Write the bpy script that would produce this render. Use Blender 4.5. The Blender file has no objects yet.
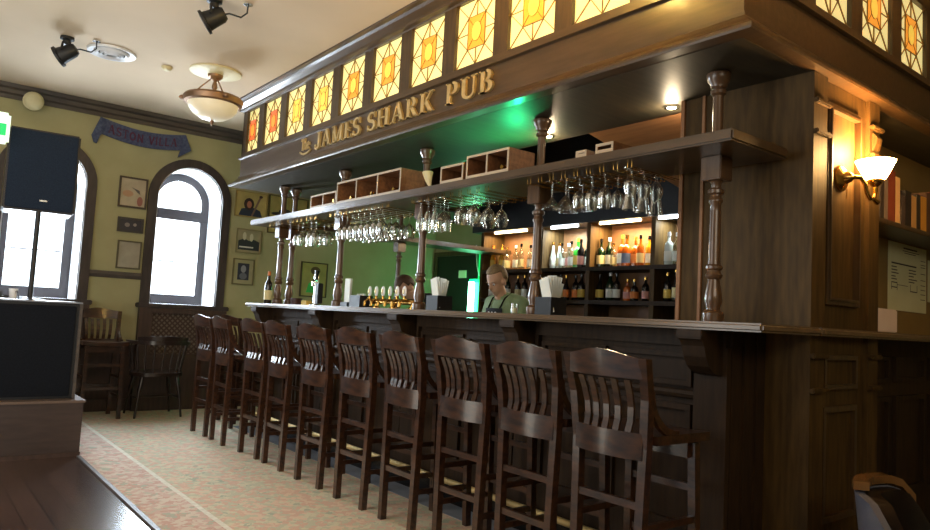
import bpy, bmesh, math, random
from mathutils import Vector, Matrix
random.seed(7)
PI = math.pi
S = bpy.context.scene
COL = S.collection

# ------------------------------------------------------------------ camera
cd = bpy.data.cameras.new('camera'); cam = bpy.data.objects.new('camera', cd); COL.objects.link(cam)
cd.sensor_width = 36.0; cd.lens = 709.574 / 930 * 36.0; cd.clip_start = 0.05
r = Vector((0.77934, -0.62439, 0.05266)); d = Vector((0.08773, 0.02552, -0.99582)); f = Vector((0.62043, 0.78070, 0.07467))
M = Matrix(((r.x, -d.x, -f.x, 0), (r.y, -d.y, -f.y, 0), (r.z, -d.z, -f.z, 1.15), (0, 0, 0, 1)))
cam.matrix_world = M
S.camera = cam
# ------------------------------------------------------------------ world, exposure
S.view_settings.view_transform = 'Standard'; S.view_settings.look = 'None'
S.view_settings.exposure = 0.78; S.view_settings.gamma = 1.0; S.view_settings.use_curve_mapping = False
w = bpy.data.worlds.new('sky'); S.world = w; w.use_nodes = True
bg = w.node_tree.nodes['Background']; bg.inputs[0].default_value = (0.86, 0.93, 1.0, 1); bg.inputs[1].default_value = 2.2
# ------------------------------------------------------------------ large lights
def area(name, loc, target, sx, sy, power, color, spread=PI):
    l = bpy.data.lights.new(name, 'AREA'); l.shape = 'RECTANGLE'; l.size = sx; l.size_y = sy
    l.energy = power; l.color = color; l.spread = spread
    o = bpy.data.objects.new(name, l); COL.objects.link(o); o.location = loc
    o.rotation_euler = (Vector(target) - Vector(loc)).to_track_quat('-Z', 'Y').to_euler()
    return o
def point(name, loc, power, color, rad=0.05, parent=None):
    l = bpy.data.lights.new(name, 'POINT'); l.energy = power; l.color = color; l.shadow_soft_size = rad
    o = bpy.data.objects.new(name, l); COL.objects.link(o); o.location = loc
    if parent: o.parent = parent
    return o
area('daylight_far_window', (2.46, 8.75, 1.9), (2.3, 4.0, 0.6), 0.9, 1.6, 150, (0.82, 0.91, 1.0))
area('daylight_left_window', (1.0, 8.75, 1.9), (1.0, 4.0, 0.4), 0.9, 1.6, 150, (0.82, 0.91, 1.0))
area('daylight_side_windows', (-3.4, 3.6, 1.7), (3.0, 3.6, 1.5), 4.6, 1.8, 38, (0.82, 0.92, 1.0))
area('dining_room_fill', (0.2, -1.6, 3.0), (1.6, 4.2, 2.2), 3.0, 1.6, 38, (1.0, 0.87, 0.68))  # warm fill added behind the camera, not a fixture
area('ceiling_fill', (-1.0, 3.2, 2.1), (0.4, 4.2, 3.165), 1.6, 4.5, 46, (1.0, 0.93, 0.80))  # upward fill added in mid-air left of view to brighten the ceiling

# ------------------------------------------------------------------ materials
def lin(c): return tuple(((v/12.92) if v <= .04045 else ((v+.055)/1.055)**2.4) for v in (x/255. for x in c)) + (1,)
MATS = {}
def mat(name, c, rough=.5, metal=0, c2=None, scale=8, stretch=(1, 1, 1), spec=.5, bump=0, coat=0, emit=None, es=0, alpha=1, detail=4):
    m = bpy.data.materials.new(name); m.use_nodes = True; nt = m.node_tree; b = nt.nodes['Principled BSDF']
    b.inputs['Base Color'].default_value = lin(c); b.inputs['Roughness'].default_value = rough
    b.inputs['Metallic'].default_value = metal; b.inputs['Specular IOR Level'].default_value = spec
    b.inputs['Coat Weight'].default_value = coat; b.inputs['Coat Roughness'].default_value = .15
    if emit is not None:
        b.inputs['Emission Color'].default_value = lin(emit); b.inputs['Emission Strength'].default_value = es
    if c2 is not None:
        tc = nt.nodes.new('ShaderNodeTexCoord'); mp = nt.nodes.new('ShaderNodeMapping'); mp.inputs['Scale'].default_value = stretch
        nz = nt.nodes.new('ShaderNodeTexNoise'); nz.inputs['Scale'].default_value = scale; nz.inputs['Detail'].default_value = detail
        rp = nt.nodes.new('ShaderNodeValToRGB'); rp.color_ramp.elements[0].color = lin(c); rp.color_ramp.elements[1].color = lin(c2)
        rp.color_ramp.elements[0].position = .35; rp.color_ramp.elements[1].position = .68
        L = nt.links.new
        L(tc.outputs['Object'], mp.inputs[0]); L(mp.outputs[0], nz.inputs['Vector']); L(nz.outputs[0], rp.inputs[0]); L(rp.outputs[0], b.inputs['Base Color'])
        if bump:
            bp = nt.nodes.new('ShaderNodeBump'); bp.inputs['Strength'].default_value = bump; bp.inputs['Distance'].default_value = .01
            L(nz.outputs[0], bp.inputs['Height']); L(bp.outputs[0], b.inputs['Normal'])
    MATS[name] = m; return m
def glassmat(name, tint=(1, 1, 1), fac=.25, rough=.03):
    m = bpy.data.materials.new(name); m.use_nodes = True; nt = m.node_tree; nt.nodes.clear()
    out = nt.nodes.new('ShaderNodeOutputMaterial'); mx = nt.nodes.new('ShaderNodeMixShader'); tr = nt.nodes.new('ShaderNodeBsdfTransparent'); gl = nt.nodes.new('ShaderNodeBsdfGlossy')
    tr.inputs[0].default_value = (*tint, 1); gl.inputs['Roughness'].default_value = rough; gl.inputs[0].default_value = (1, 1, 1, 1)
    lw = nt.nodes.new('ShaderNodeLayerWeight'); lw.inputs[0].default_value = fac
    L = nt.links.new; L(lw.outputs['Facing'], mx.inputs[0]); L(tr.outputs[0], mx.inputs[1]); L(gl.outputs[0], mx.inputs[2]); L(mx.outputs[0], out.inputs[0])
    return m
walnut = mat('walnut', (62, 46, 28), .4, c2=(84, 63, 38), scale=6, stretch=(6, 6, .7), bump=.08, coat=.12)
walnut_h = mat('walnut_horizontal', (70, 52, 31), .36, c2=(84, 64, 42), scale=6, stretch=(5, .6, 5), bump=.08, coat=.25)
walnut_d = mat('dark_walnut', (44, 30, 21), .4, c2=(60, 42, 28), scale=6, stretch=(6, 6, .7), bump=.08, coat=.15)
worktopm = mat('worktop_wood', (92, 72, 50), .3, c2=(112, 90, 64), scale=5, stretch=(5, .6, 5), coat=.4)
stoolm = mat('stool_wood', (38, 22, 15), .3, c2=(76, 46, 27), scale=9, stretch=(5, 1.2, 5), bump=.05, coat=.5)
colm = mat('column_wood', (84, 60, 42), .3, c2=(106, 78, 54), scale=7, stretch=(6, 6, .8), coat=.5)
soffm = mat('soffit_wood', (56, 52, 42), .5, c2=(70, 64, 50), scale=5, stretch=(.8, 6, 5), spec=.35)
pierm = mat('pier_wood', (68, 50, 24), .6, c2=(92, 70, 36), scale=6, stretch=(6, 6, .7), spec=.25)
pierd = mat('lower_wood', (44, 31, 19), .6, c2=(60, 43, 26), scale=6, stretch=(6, 6, .7), spec=.25)
tanm = mat('tan_wood', (150, 105, 68), .45, c2=(168, 120, 80), scale=6, stretch=(6, .8, 5))
cratem = mat('crate_wood', (110, 72, 44), .55, c2=(140, 95, 60), scale=9, stretch=(5, 1, 5))
crateedge = mat('crate_edge', (178, 160, 135), .5, c2=(190, 172, 146), scale=9)
backwood = mat('back_bar_wood', (120, 84, 52), .5, c2=(140, 100, 64), scale=6, stretch=(6, 1, 1))
plaster = mat('olive_plaster', (164, 158, 116), .85, c2=(173, 167, 126), scale=3, bump=.1)
ceilm = mat('ceiling_paint', (206, 184, 154), .9, c2=(212, 190, 160), scale=2)
cream = mat('cream_plaster', (225, 215, 175), .6, c2=(216, 204, 160), scale=14)
whitem = mat('white_paint', (235, 236, 238), .5, c2=(226, 228, 232), scale=5)
dadom = mat('dado_wood', (58, 42, 36), .5, c2=(74, 54, 46), scale=6, stretch=(6, 6, .7))
winwood = mat('window_wood', (50, 42, 42), .5, c2=(66, 56, 55), scale=6, stretch=(5, 5, 1))
greytrim = mat('grey_trim', (70, 62, 58), .5, c2=(84, 76, 70), scale=4, stretch=(1, 4, 4))
brass = mat('brass', (214, 168, 86), .22, 1)
gold = mat('antique_gold', (214, 188, 132), .42, .35, c2=(192, 164, 110), scale=20)
bronze = mat('bronze', (150, 118, 92), .42, .8)
chrome = mat('chrome', (225, 228, 232), .12, 1)
blackm = mat('black_plastic', (20, 22, 26), .5, c2=(26, 28, 33), scale=30)
blackgloss = mat('black_gloss', (14, 13, 13), .2)
grille = mat('speaker_grille', (26, 36, 52), .7, spec=.12, c2=(34, 46, 64), scale=160, bump=.3)
leather = mat('black_leather', (22, 15, 14), .3, c2=(30, 20, 18), scale=30, bump=.1)
paleleather = mat('pale_shell', (92, 94, 108), .35, c2=(108, 110, 122), scale=10)
paper = mat('paper', (212, 216, 178), .8, c2=(220, 224, 188), scale=5)
whitepaper = mat('white_paper', (236, 240, 236), .7, c2=(226, 232, 228), scale=6)
ink = mat('ink', (52, 52, 48), .8)
pinkbox = mat('pale_pink_card', (232, 212, 200), .7, c2=(238, 220, 208), scale=8)
scarfm = mat('scarf_wool', (66, 74, 104), .9, c2=(88, 96, 124), scale=40, bump=.3)
scarftx = mat('scarf_claret', (92, 44, 66), .9)
skin = mat('skin', (206, 160, 130), .5, c2=(214, 170, 140), scale=10)
hairm = mat('sandy_hair', (132, 108, 76), .7, c2=(156, 132, 94), scale=60)
hairb = mat('brown_hair', (78, 56, 40), .6, c2=(98, 72, 52), scale=60)
shirtg = mat('green_shirt', (132, 152, 112), .8, c2=(146, 166, 124), scale=12, bump=.2)
shirtb = mat('black_shirt', (24, 26, 28), .8, c2=(32, 34, 36), scale=12)
clothd = mat('dark_cloth', (30, 30, 34), .8, c2=(36, 36, 40), scale=12)
glass = glassmat('clear_glass', (.97, .99, .98), .62, .08)
pane_glass = glassmat('window_glass', (.97, .99, 1), .08)
def emi(name, c, s): return mat(name, c, .5, emit=c, es=s)
frost = mat('frosted_glass', (236, 226, 200), .3, c2=(228, 218, 190), scale=6, emit=(255, 235, 190), es=.12)
neon = emi('green_neon', (40, 255, 150), 9)
neonw = emi('green_tube_core', (150, 255, 215), 10)
tubew = emi('warm_tube', (255, 226, 168), 7)
tubec = emi('cool_tube', (235, 246, 255), 8)
shade_e = emi('lit_shade', (255, 200, 124), 36)
spot_e = emi('spot_bulb', (255, 235, 180), 25)
ambers = {}

def stained(name, c, es): return mat(name, c, .35, c2=tuple(min(255, v+12) for v in c), scale=9, emit=c, es=es)
st_cream = stained('stained_cream', (252, 234, 158), .38)
st_orange = stained('stained_orange', (240, 156, 54), .45)
st_red = stained('stained_red_orange', (236, 110, 56), .45)
st_yellow = stained('stained_yellow', (250, 208, 84), .38)
lead = mat('lead_came', (150, 110, 38), .5, .2)

# carpet
def carpet_mat(name, border):
    m = bpy.data.materials.new(name); m.use_nodes = True; nt = m.node_tree; b = nt.nodes['Principled BSDF']; L = nt.links.new
    b.inputs['Roughness'].default_value = .95; b.inputs['Specular IOR Level'].default_value = .1
    tc = nt.nodes.new('ShaderNodeTexCoord'); mp = nt.nodes.new('ShaderNodeMapping'); mp.inputs['Rotation'].default_value = (0, 0, PI/4)
    ch = nt.nodes.new('ShaderNodeTexVoronoi'); ch.inputs['Scale'].default_value = 30; ch.feature = 'F1'; ch.inputs['Randomness'].default_value = .55
    L(tc.outputs['Object'], mp.inputs[0]); L(mp.outputs[0], ch.inputs['Vector'])
    rp = nt.nodes.new('ShaderNodeValToRGB'); cr = rp.color_ramp; cr.interpolation = 'CONSTANT'
    sep = nt.nodes.new('ShaderNodeSeparateColor'); L(ch.outputs['Color'], sep.inputs[0])
    nz = nt.nodes.new('ShaderNodeTexNoise'); nz.inputs['Scale'].default_value = 45; nz.inputs['Detail'].default_value = 3; L(tc.outputs['Object'], nz.inputs['Vector'])
    nb = nt.nodes.new('ShaderNodeTexNoise'); nb.inputs['Scale'].default_value = 5.5; nb.inputs['Detail'].default_value = 2; L(mp.outputs[0], nb.inputs['Vector'])
    ad = nt.nodes.new('ShaderNodeMath'); ad.operation = 'MULTIPLY_ADD'; L(nz.outputs[0], ad.inputs[0]); ad.inputs[1].default_value = .7; L(sep.outputs[0], ad.inputs[2])
    a2 = nt.nodes.new('ShaderNodeMath'); a2.operation = 'MULTIPLY_ADD'; L(nb.outputs[0], a2.inputs[0]); a2.inputs[1].default_value = 1.3; L(ad.outputs[0], a2.inputs[2])
    sc = nt.nodes.new('ShaderNodeMath'); sc.operation = 'MULTIPLY'; L(a2.outputs[0], sc.inputs[0]); sc.inputs[1].default_value = .42; L(sc.outputs[0], rp.inputs[0])
    pal = [(0, (168, 176, 158)), (.40, (206, 200, 176)), (.52, (190, 190, 168)), (.64, (206, 176, 158)), (.78, (214, 192, 170))]
    if border: pal = [(0, (190, 186, 170)), (.4, (204, 178, 166)), (.55, (210, 198, 184)), (.7, (198, 166, 154)), (.82, (176, 180, 164))]
    while len(cr.elements) < len(pal): cr.elements.new(.5)
    for e, (p, c) in zip(cr.elements, pal): e.position = p; e.color = lin(c)
    L(rp.outputs[0], b.inputs['Base Color'])
    bp = nt.nodes.new('ShaderNodeBump'); bp.inputs['Strength'].default_value = .4; bp.inputs['Distance'].default_value = .005; L(nz.outputs[0], bp.inputs['Height']); L(bp.outputs[0], b.inputs['Normal'])
    return m
carpet = carpet_mat('patterned_carpet', False); carpetb = carpet_mat('carpet_border', True)
stripe = mat('carpet_stripe', (226, 224, 212), .95, c2=(206, 204, 190), scale=30)
# parquet
parq = mat('parquet', (74, 54, 46), .22, coat=.5); nt = parq.node_tree; b = nt.nodes['Principled BSDF']
tc = nt.nodes.new('ShaderNodeTexCoord'); mp = nt.nodes.new('ShaderNodeMapping'); mp.inputs['Rotation'].default_value = (0, 0, PI/2); br = nt.nodes.new('ShaderNodeTexBrick')
br.inputs['Color1'].default_value = lin((82, 60, 52)); br.inputs['Color2'].default_value = lin((66, 48, 42)); br.inputs['Mortar'].default_value = lin((46, 34, 30))
br.inputs['Scale'].default_value = 1; br.inputs['Brick Width'].default_value = .9; br.inputs['Row Height'].default_value = .12; br.inputs['Mortar Size'].default_value = .004
nt.links.new(tc.outputs['Object'], mp.inputs[0]); nt.links.new(mp.outputs[0], br.inputs['Vector']); nt.links.new(br.outputs[0], b.inputs['Base Color'])

# ------------------------------------------------------------------ mesh helpers
def B(): return bmesh.new()
def box(bm, x0, x1, y0, y1, z0, z1, mtx=None):
    vs = [bm.verts.new((x, y, z)) for x in (x0, x1) for y in (y0, y1) for z in (z0, z1)]
    if mtx is not None:
        for v in vs: v.co = mtx @ v.co
    for q in ((0, 1, 3, 2), (4, 6, 7, 5), (0, 4, 5, 1), (2, 3, 7, 6), (0, 2, 6, 4), (1, 5, 7, 3)): bm.faces.new([vs[i] for i in q])
    return bm
def bbox_bev(bm, x0, x1, y0, y1, z0, z1, bev=.006, seg=2):
    t = bmesh.new(); box(t, x0, x1, y0, y1, z0, z1); bmesh.ops.bevel(t, geom=list(t.edges), offset=bev, segments=seg, affect='EDGES')
    merge(bm, t); return bm
def merge(bm, t, mtx=None):
    me = bpy.data.meshes.new('tmp'); t.to_mesh(me); t.free()
    if mtx is not None: me.transform(mtx)
    bm.from_mesh(me); bpy.data.meshes.remove(me)
def lathe(bm, prof, cx=0, cy=0, seg=16, cap=True, mtx=None):
    rings = []
    for (rr, z) in prof:
        rg = [bm.verts.new((cx+rr*math.cos(2*PI*i/seg), cy+rr*math.sin(2*PI*i/seg), z)) for i in range(seg)]
        if mtx is not None:
            for v in rg: v.co = mtx @ v.co
        rings.append(rg)
    for a, b2 in zip(rings, rings[1:]):
        for i in range(seg): bm.faces.new((a[i], a[(i+1) % seg], b2[(i+1) % seg], b2[i]))
    if cap:
        bm.faces.new(rings[0][::-1]); bm.faces.new(rings[-1])
    return bm
def tube(bm, pts, rad, seg=8, cap=True):
    pts = [Vector(p) for p in pts]; n = len(pts)
    rads = rad if isinstance(rad, (list, tuple)) else [rad]*n
    rings = []; up = None
    for i, p in enumerate(pts):
        t = (pts[min(i+1, n-1)] - pts[max(i-1, 0)]).normalized()
        if up is None: up = Vector((0, 0, 1)) if abs(t.z) < .9 else Vector((1, 0, 0))
        s = t.cross(up).normalized(); u = s.cross(t).normalized(); up = u
        rings.append([bm.verts.new(p + rads[i]*(math.cos(2*PI*k/seg)*s + math.sin(2*PI*k/seg)*u)) for k in range(seg)])
    for a, b2 in zip(rings, rings[1:]):
        for i in range(seg): bm.faces.new((a[i], a[(i+1) % seg], b2[(i+1) % seg], b2[i]))
    if cap: bm.faces.new(rings[0][::-1]); bm.faces.new(rings[-1])
    return bm
def beam(bm, p, q, wd, dp, side=(0, 1, 0)):
    """rectangular bar between p and q; wd along side, dp across"""
    p = Vector(p); q = Vector(q); t = (q-p).normalized(); s = Vector(side); s = (s - t*s.dot(t)).normalized(); u = t.cross(s)
    vs = [bm.verts.new(c + s*a*wd/2 + u*b2*dp/2) for c in (p, q) for a, b2 in ((-1, -1), (1, -1), (1, 1), (-1, 1))]
    for k in range(4): bm.faces.new((vs[k], vs[(k+1) % 4], vs[4+(k+1) % 4], vs[4+k]))
    bm.faces.new(vs[:4][::-1]); bm.faces.new(vs[4:]); return bm
def ribbon(bm, rows, thick):
    """closed solid from a list of (left, right, thickness_dir) rows"""
    rings = []
    for a, b2, n in rows:
        a = Vector(a); b2 = Vector(b2); n = Vector(n)*thick/2
        rings.append([bm.verts.new(v) for v in (a-n, b2-n, b2+n, a+n)])
    for r0, r1 in zip(rings, rings[1:]):
        for k in range(4): bm.faces.new((r0[k], r0[(k+1) % 4], r1[(k+1) % 4], r1[k]))
    bm.faces.new(rings[0][::-1]); bm.faces.new(rings[-1]); return bm
def prism(bm, poly, fn, t0, t1):
    """poly [(a,b)], fn(a,b,t)->xyz"""
    A = [bm.verts.new(fn(a, b2, t0)) for a, b2 in poly]; C = [bm.verts.new(fn(a, b2, t1)) for a, b2 in poly]; n = len(poly)
    bm.faces.new(A[::-1]); bm.faces.new(C)
    for i in range(n): bm.faces.new((A[i], A[(i+1) % n], C[(i+1) % n], C[i]))
    return bm
def sphere(bm, c, rx, ry=None, rz=None, seg=16, rings=10, mtx=None):
    t = bmesh.new(); bmesh.ops.create_uvsphere(t, u_segments=seg, v_segments=rings, radius=1)
    m = Matrix.Translation(c) @ (mtx or Matrix()) @ Matrix.Diagonal((rx, ry or rx, rz or rx, 1)); merge(bm, t, m); return bm
def obj(name, bm, m, parent=None, loc=None, smooth=False, kind=None):
    bmesh.ops.recalc_face_normals(bm, faces=bm.faces)
    me = bpy.data.meshes.new(name); bm.to_mesh(me); bm.free(); me.materials.append(m)
    if smooth:
        for p in me.polygons: p.use_smooth = True
        me.set_sharp_from_angle(angle=math.radians(40))
    o = bpy.data.objects.new(name, me); COL.objects.link(o)
    if parent: o.parent = parent
    if loc is not None: o.location = loc
    if kind: o['kind'] = kind
    return o
def thing(name, label, cat, loc=(0, 0, 0), rz=0, group=None):
    o = bpy.data.objects.new(name, None); COL.objects.link(o); o.location = loc; o.rotation_euler = (0, 0, rz); o.empty_display_size = .05
    o['label'] = label; o['category'] = cat
    if group: o['group'] = group
    return o
def tag(o, label, cat, group=None):
    o['label'] = label; o['category'] = cat
    if group: o['group'] = group
    return o
def struct(name, bm, m, smooth=False): return obj(name, bm, m, smooth=smooth, kind='structure')
def dup(root, loc, rz=0, label=None, group=None):
    n = root.copy(); COL.objects.link(n); n.location = loc; n.rotation_euler = (0, 0, rz)
    if label: n['label'] = label
    if group: n['group'] = group
    for ch in list(root.children):
        c = ch.copy(); COL.objects.link(c); c.parent = n
        for g in ch.children:
            e = g.copy(); COL.objects.link(e); e.parent = c
    return n
ORD = ['first', 'second', 'third', 'fourth', 'fifth', 'sixth', 'seventh', 'eighth', 'ninth', 'tenth', 'eleventh', 'twelfth']

# ------------------------------------------------------------------ SETTING
YW = 8.05; ZC = 3.165
struct('floor', box(B(), -3.6, 7.2, -3.2, 8.6, -.2, 0), parq)
struct('floor_carpet', box(B(), 1.45, 2.60, .2, YW-.03, 0, .008), carpet)
struct('floor_carpet_border', box(B(), 1.14, 1.42, -1.5, YW-.03, 0, .008), carpetb)
struct('floor_carpet_stripe', box(B(), 1.42, 1.45, -1.5, YW-.03, 0, .0082), stripe)
struct('floor_threshold', box(B(), 1.115, 1.14, -1.5, 5.8, 0, .012), greytrim)
struct('floor_carpet_far', box(B(), 2.60, 5.7, 6.7, YW-.03, 0, .008), carpet)
struct('floor_tiles', box(B(), 2.60, 2.80, 1.5, 6.7, 0, .01), mat('pale_tiles', (150, 156, 168), .25, c2=(136, 142, 154), scale=4))
struct('ceiling', box(B(), -3.6, 7.2, -3.2, 8.45, ZC, ZC+.15), ceilm)
# far wall with two arched openings
HW = .352; WIN = ((1.06, 'left'), (2.455, 'right')); SILL = 1.13; SPR = 2.30
def wall_far():
    bm = B()
    t = YW, YW+.5
    xs = [-3.6]
    for cx, _ in WIN: xs += [cx-HW, cx+HW]
    xs.append(7.2)
    for i in range(0, len(xs), 2): box(bm, xs[i], xs[i+1], t[0], t[1], 0, ZC)
    for cx, _ in WIN:
        box(bm, cx-HW, cx+HW, t[0], t[1], 0, SILL)
        n = 20
        for k in range(n):
            a0 = PI - PI*k/n; a1 = PI - PI*(k+1)/n
            x0, z0, x1, z1 = cx+HW*math.cos(a0), SPR+HW*math.sin(a0), cx+HW*math.cos(a1), SPR+HW*math.sin(a1)
            prism(bm, [(x0, z0), (x1, z1), (x1, ZC), (x0, ZC)], lambda a, b2, t: (a, t, b2), t[0], t[1])
    return bm
struct('wall_far', wall_far(), plaster)
struct('wall_left', box(B(), -3.75, -3.6, -3.2, 8.45, 0, ZC), plaster)
struct('wall_back', box(B(), -3.6, 7.2, -3.35, -3.2, 0, ZC), plaster)
struct('wall_right', box(B(), 7.2, 7.35, -3.2, 8.45, 0, ZC), plaster)
def cornice_bm():
    bm = B(); prof = [(0, ZC-.135), (.02, ZC-.135), (.025, ZC-.10), (.05, ZC-.085), (.055, ZC-.05), (.085, ZC-.035), (.095, ZC), (0, ZC)]
    prism(bm, prof, lambda a, b2, t: (t, YW-a, b2), -3.6, 7.2); return bm
struct('trim_1', cornice_bm(), greytrim)
def arch(bm, cx, w0, w1, y0, y1, zb, seg=24):
    """arched band between half widths w0<w1"""
    P = []
    for s in [(-1, zb)] + [('a', k) for k in range(seg+1)] + [(1, zb)]:
        if s[0] == 'a':
            a = PI - PI*s[1]/seg; P.append((cx+w0*math.cos(a), SPR+w0*math.sin(a), cx+w1*math.cos(a), SPR+w1*math.sin(a)))
        else: P.append((cx+s[0]*w0, s[1], cx+s[0]*w1, s[1]))
    for a, b2 in zip(P, P[1:]):
        prism(bm, [(a[0], a[1]), (b2[0], b2[1]), (b2[2], b2[3]), (a[2], a[3])], lambda u, v, t: (u, t, v), y0, y1)
    return bm
for i, (cx, nm) in enumerate(WIN):
    fr = bpy.data.objects.new('window_%d' % (i+1), None); COL.objects.link(fr); fr['kind'] = 'structure'; fr.location = (0, 0, 0)
    obj('architrave', arch(B(), cx, HW, HW+.095, YW-.03, YW+.0, SILL), winwood, fr)
    obj('reveal', arch(B(), cx, HW-.012, HW, YW+.0, YW+.5, SILL), whitem, fr)
    bm = B(); arch(bm, cx, HW-.10, HW-.012, YW+.40, YW+.47, SILL+.01)
    box(bm, cx-HW+.013, cx+HW-.013, YW+.395, YW+.47, SILL+.005, SILL+.11)
    box(bm, cx-HW+.013, cx+HW-.013, YW+.39, YW+.47, 2.10, 2.22)
    obj('window_frame', bm, mat('window_frame_paint_%d' % i, (34, 29, 32), .5, c2=(42, 36, 38), scale=6), fr)
    obj('glazing_bar', box(B(), cx-HW+.09, cx+HW-.09, YW+.42, YW+.44, 1.615, 1.627), winwood, fr)
    bm = B(); box(bm, cx-HW+.08, cx+HW-.08, YW+.435, YW+.44, SILL+.1, 2.12)
    pts = [(cx+(HW-.09)*math.cos(PI*k/20), 2.2+(HW-.0)*math.sin(PI*k/20)) for k in range(21)]
    prism(bm, pts, lambda u, v, t: (u, t, v), YW+.435, YW+.44)
    obj('window_pane', bm, pane_glass, fr)
    obj('window_sill', bbox_bev(B(), cx-HW-.13, cx+HW+.13, YW-.12, YW, SILL-.045, SILL+.004, .008), winwood, fr)
    obj('sill_board', box(B(), cx-HW+.001, cx+HW-.001, YW+.001, YW+.5, SILL, SILL+.004), whitem, fr)
# chair rail, dado
def chair_rail(x0, x1):
    return prism(B(), [(0, 1.375), (.02, 1.38), (.03, 1.41), (.02, 1.44), (0, 1.445)], lambda a, b2, t: (t, YW-a, b2), x0, x1)
struct('trim_2', chair_rail(1.507, 2.008), greytrim)
struct('trim_3', chair_rail(-3.6, .61), greytrim)
struct('trim_4', box(B(), -3.6, 5.7, YW-.025, YW, 0, .66), dadom)
struct('trim_5', bbox_bev(B(), -3.6, 5.7, YW-.04, YW, .66, .69, .006), dadom)
struct('baseboard_far', box(B(), -3.6, 5.7, YW-.045, YW-.025, 0, .13), dadom)
# radiator covers with lattice
def radiator(cx, label):
    t = thing('radiator_cover', label, 'radiator cover', (cx, YW-.045, 0))
    bm = B(); box(bm, -.46, .46, -.07, -.0, 0, .60); box(bm, -.46, -.33, -.07, 0, .60, 1.084); box(bm, .33, .46, -.07, 0, .6, 1.084); box(bm, -.33, .33, -.07, 0, 1.03, 1.084)
    obj('cabinet', bm, dadom, t)
    bm = B(); sx, z0, z1 = .33, .60, 1.03
    for k in range(-12, 24):
        for s in (1, -1):
            c = -sx + k*.055; a = Vector((c, 0, z0)); e = Vector((c + s*(z1-z0), 0, z1))
            t0, t1 = 0., 1.
            dx = e.x-a.x
            lo, hi = sorted(((-sx-a.x)/dx, (sx-a.x)/dx)); t0 = max(t0, lo); t1 = min(t1, hi)
            if t1-t0 > .03: beam(bm, a.lerp(e, t0)+Vector((0, -.035, 0)), a.lerp(e, t1)+Vector((0, -.035, 0)), .016, .008, (1, 0, 0) if False else (s*-.7, 0, .7))
    obj('lattice', bm, mat('lattice_wood_'+label[:4], (92, 72, 62), .45), t)
    obj('backing_panel', box(B(), -.33, .33, -.012, -.004, .6, 1.03), mat('backing', (150, 140, 128), .8) if 'backing' not in MATS else MATS['backing'], t)
radiator(2.455, 'dark wooden radiator cover with diamond lattice under the right arched window')
radiator(1.06, 'dark wooden radiator cover under the left arched window behind the black box')

# ---- right hand pier, recess wall, back bar wall
struct('wall_back_bar', box(B(), 5.86, 6.0, 1.9, YW, 0, ZC), plaster)
struct('wall_recess', box(B(), 3.81, 7.2, 1.78, 1.9, 0, 2.334), mat('recess_wall', (128, 106, 60), .6, c2=(142, 118, 70), scale=3))
pier = thing('panelled_pier', 'tall dark walnut panelled pier at the near corner of the bar, carrying the wall lamp', 'pier', (3.11, 1.5, 0))
bm = B(); box(bm, 0, .70, 0, .28, 0, 2.335); box(bm, 0, .30, .28, .66, 0, 2.335)
obj('body', bm, pierm, pier)
def frame(bm, fn, a0, a1, b0, b1, wd, dp):
    for (p, q, s, t) in ((a0, a1, b0, b0+wd), (a0, a1, b1-wd, b1), (a0, a0+wd, b0+wd, b1-wd), (a1-wd, a1, b0+wd, b1-wd)):
        prism(bm, [(p, s), (q, s), (q, t), (p, t)], fn, 0, dp)
fy = lambda a, b2, t: (a, -t, b2)
bm = B(); frame(bm, fy, .145, .495, 1.30, 2.23, .03, .022); frame(bm, fy, .165, .475, 1.32, 2.21, .012, .03); obj('upper_panel_moulding', bm, walnut, pier)
bm = B(); frame(bm, fy, .145, .485, .915, 1.07, .022, .02); frame(bm, fy, .14, .48, .33, .84, .026, .02); obj('lower_panel_moulding', bm, walnut, pier)
bm = B(); box(bm, 0, .13, -.022, 0, 0, 1.155); box(bm, 0, .13, -.022, 0, 1.19, 2.335); obj('left_pilaster', bm, pierm, pier)
bm = B(); box(bm, .585, .70, -.022, 0, 0, 1.155); box(bm, .585, .70, -.022, 0, 1.19, 2.335); obj('right_pilaster', bm, pierm, pier)
for nm, zz in (('capital', 2.2), ('capital', 2.06), ('lower_block', 1.065), ('lower_block', .915)):
    for x in (0, .585):
        obj(nm, bbox_bev(B(), x-.006, x+.136 if x == 0 else x+.121, -.045, -.02, zz-.01, zz+.012, .005), pierm, pier)
for x in (.61,):
    bm = B(); prism(bm, [(0, 2.085), (.008, 2.09), (.02, 2.12), (.024, 2.15), (.012, 2.17), (0, 2.175)], lambda a, b2, t: (t, -.022-a, b2), x, x+.06); obj('capital_scroll', bm, pierm, pier)
bm = B()
box(bm, -.012, 0, .52, .535, 1.19, 2.335); box(bm, -.012, 0, .64, .66, 1.19, 2.335); obj('side_bead', bm, tanm, pier)
# recess lower panelling
rp = thing('recess_panelling', 'dark walnut panelling below the worktop to the right of the pier', 'panelling', (3.81, 1.64, 0))
obj('board', box(B(), .002, 3.3, 0, .136, 0, 1.155), pierd, rp)
for k in range(4):
    bm = B(); x = .10+k*.52; frame(bm, fy, x, x+.44, .92, 1.06, .022, .02); frame(bm, fy, x, x+.44, .30, .84, .026, .02); obj('panel_moulding', bm, pierd, rp)

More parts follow.
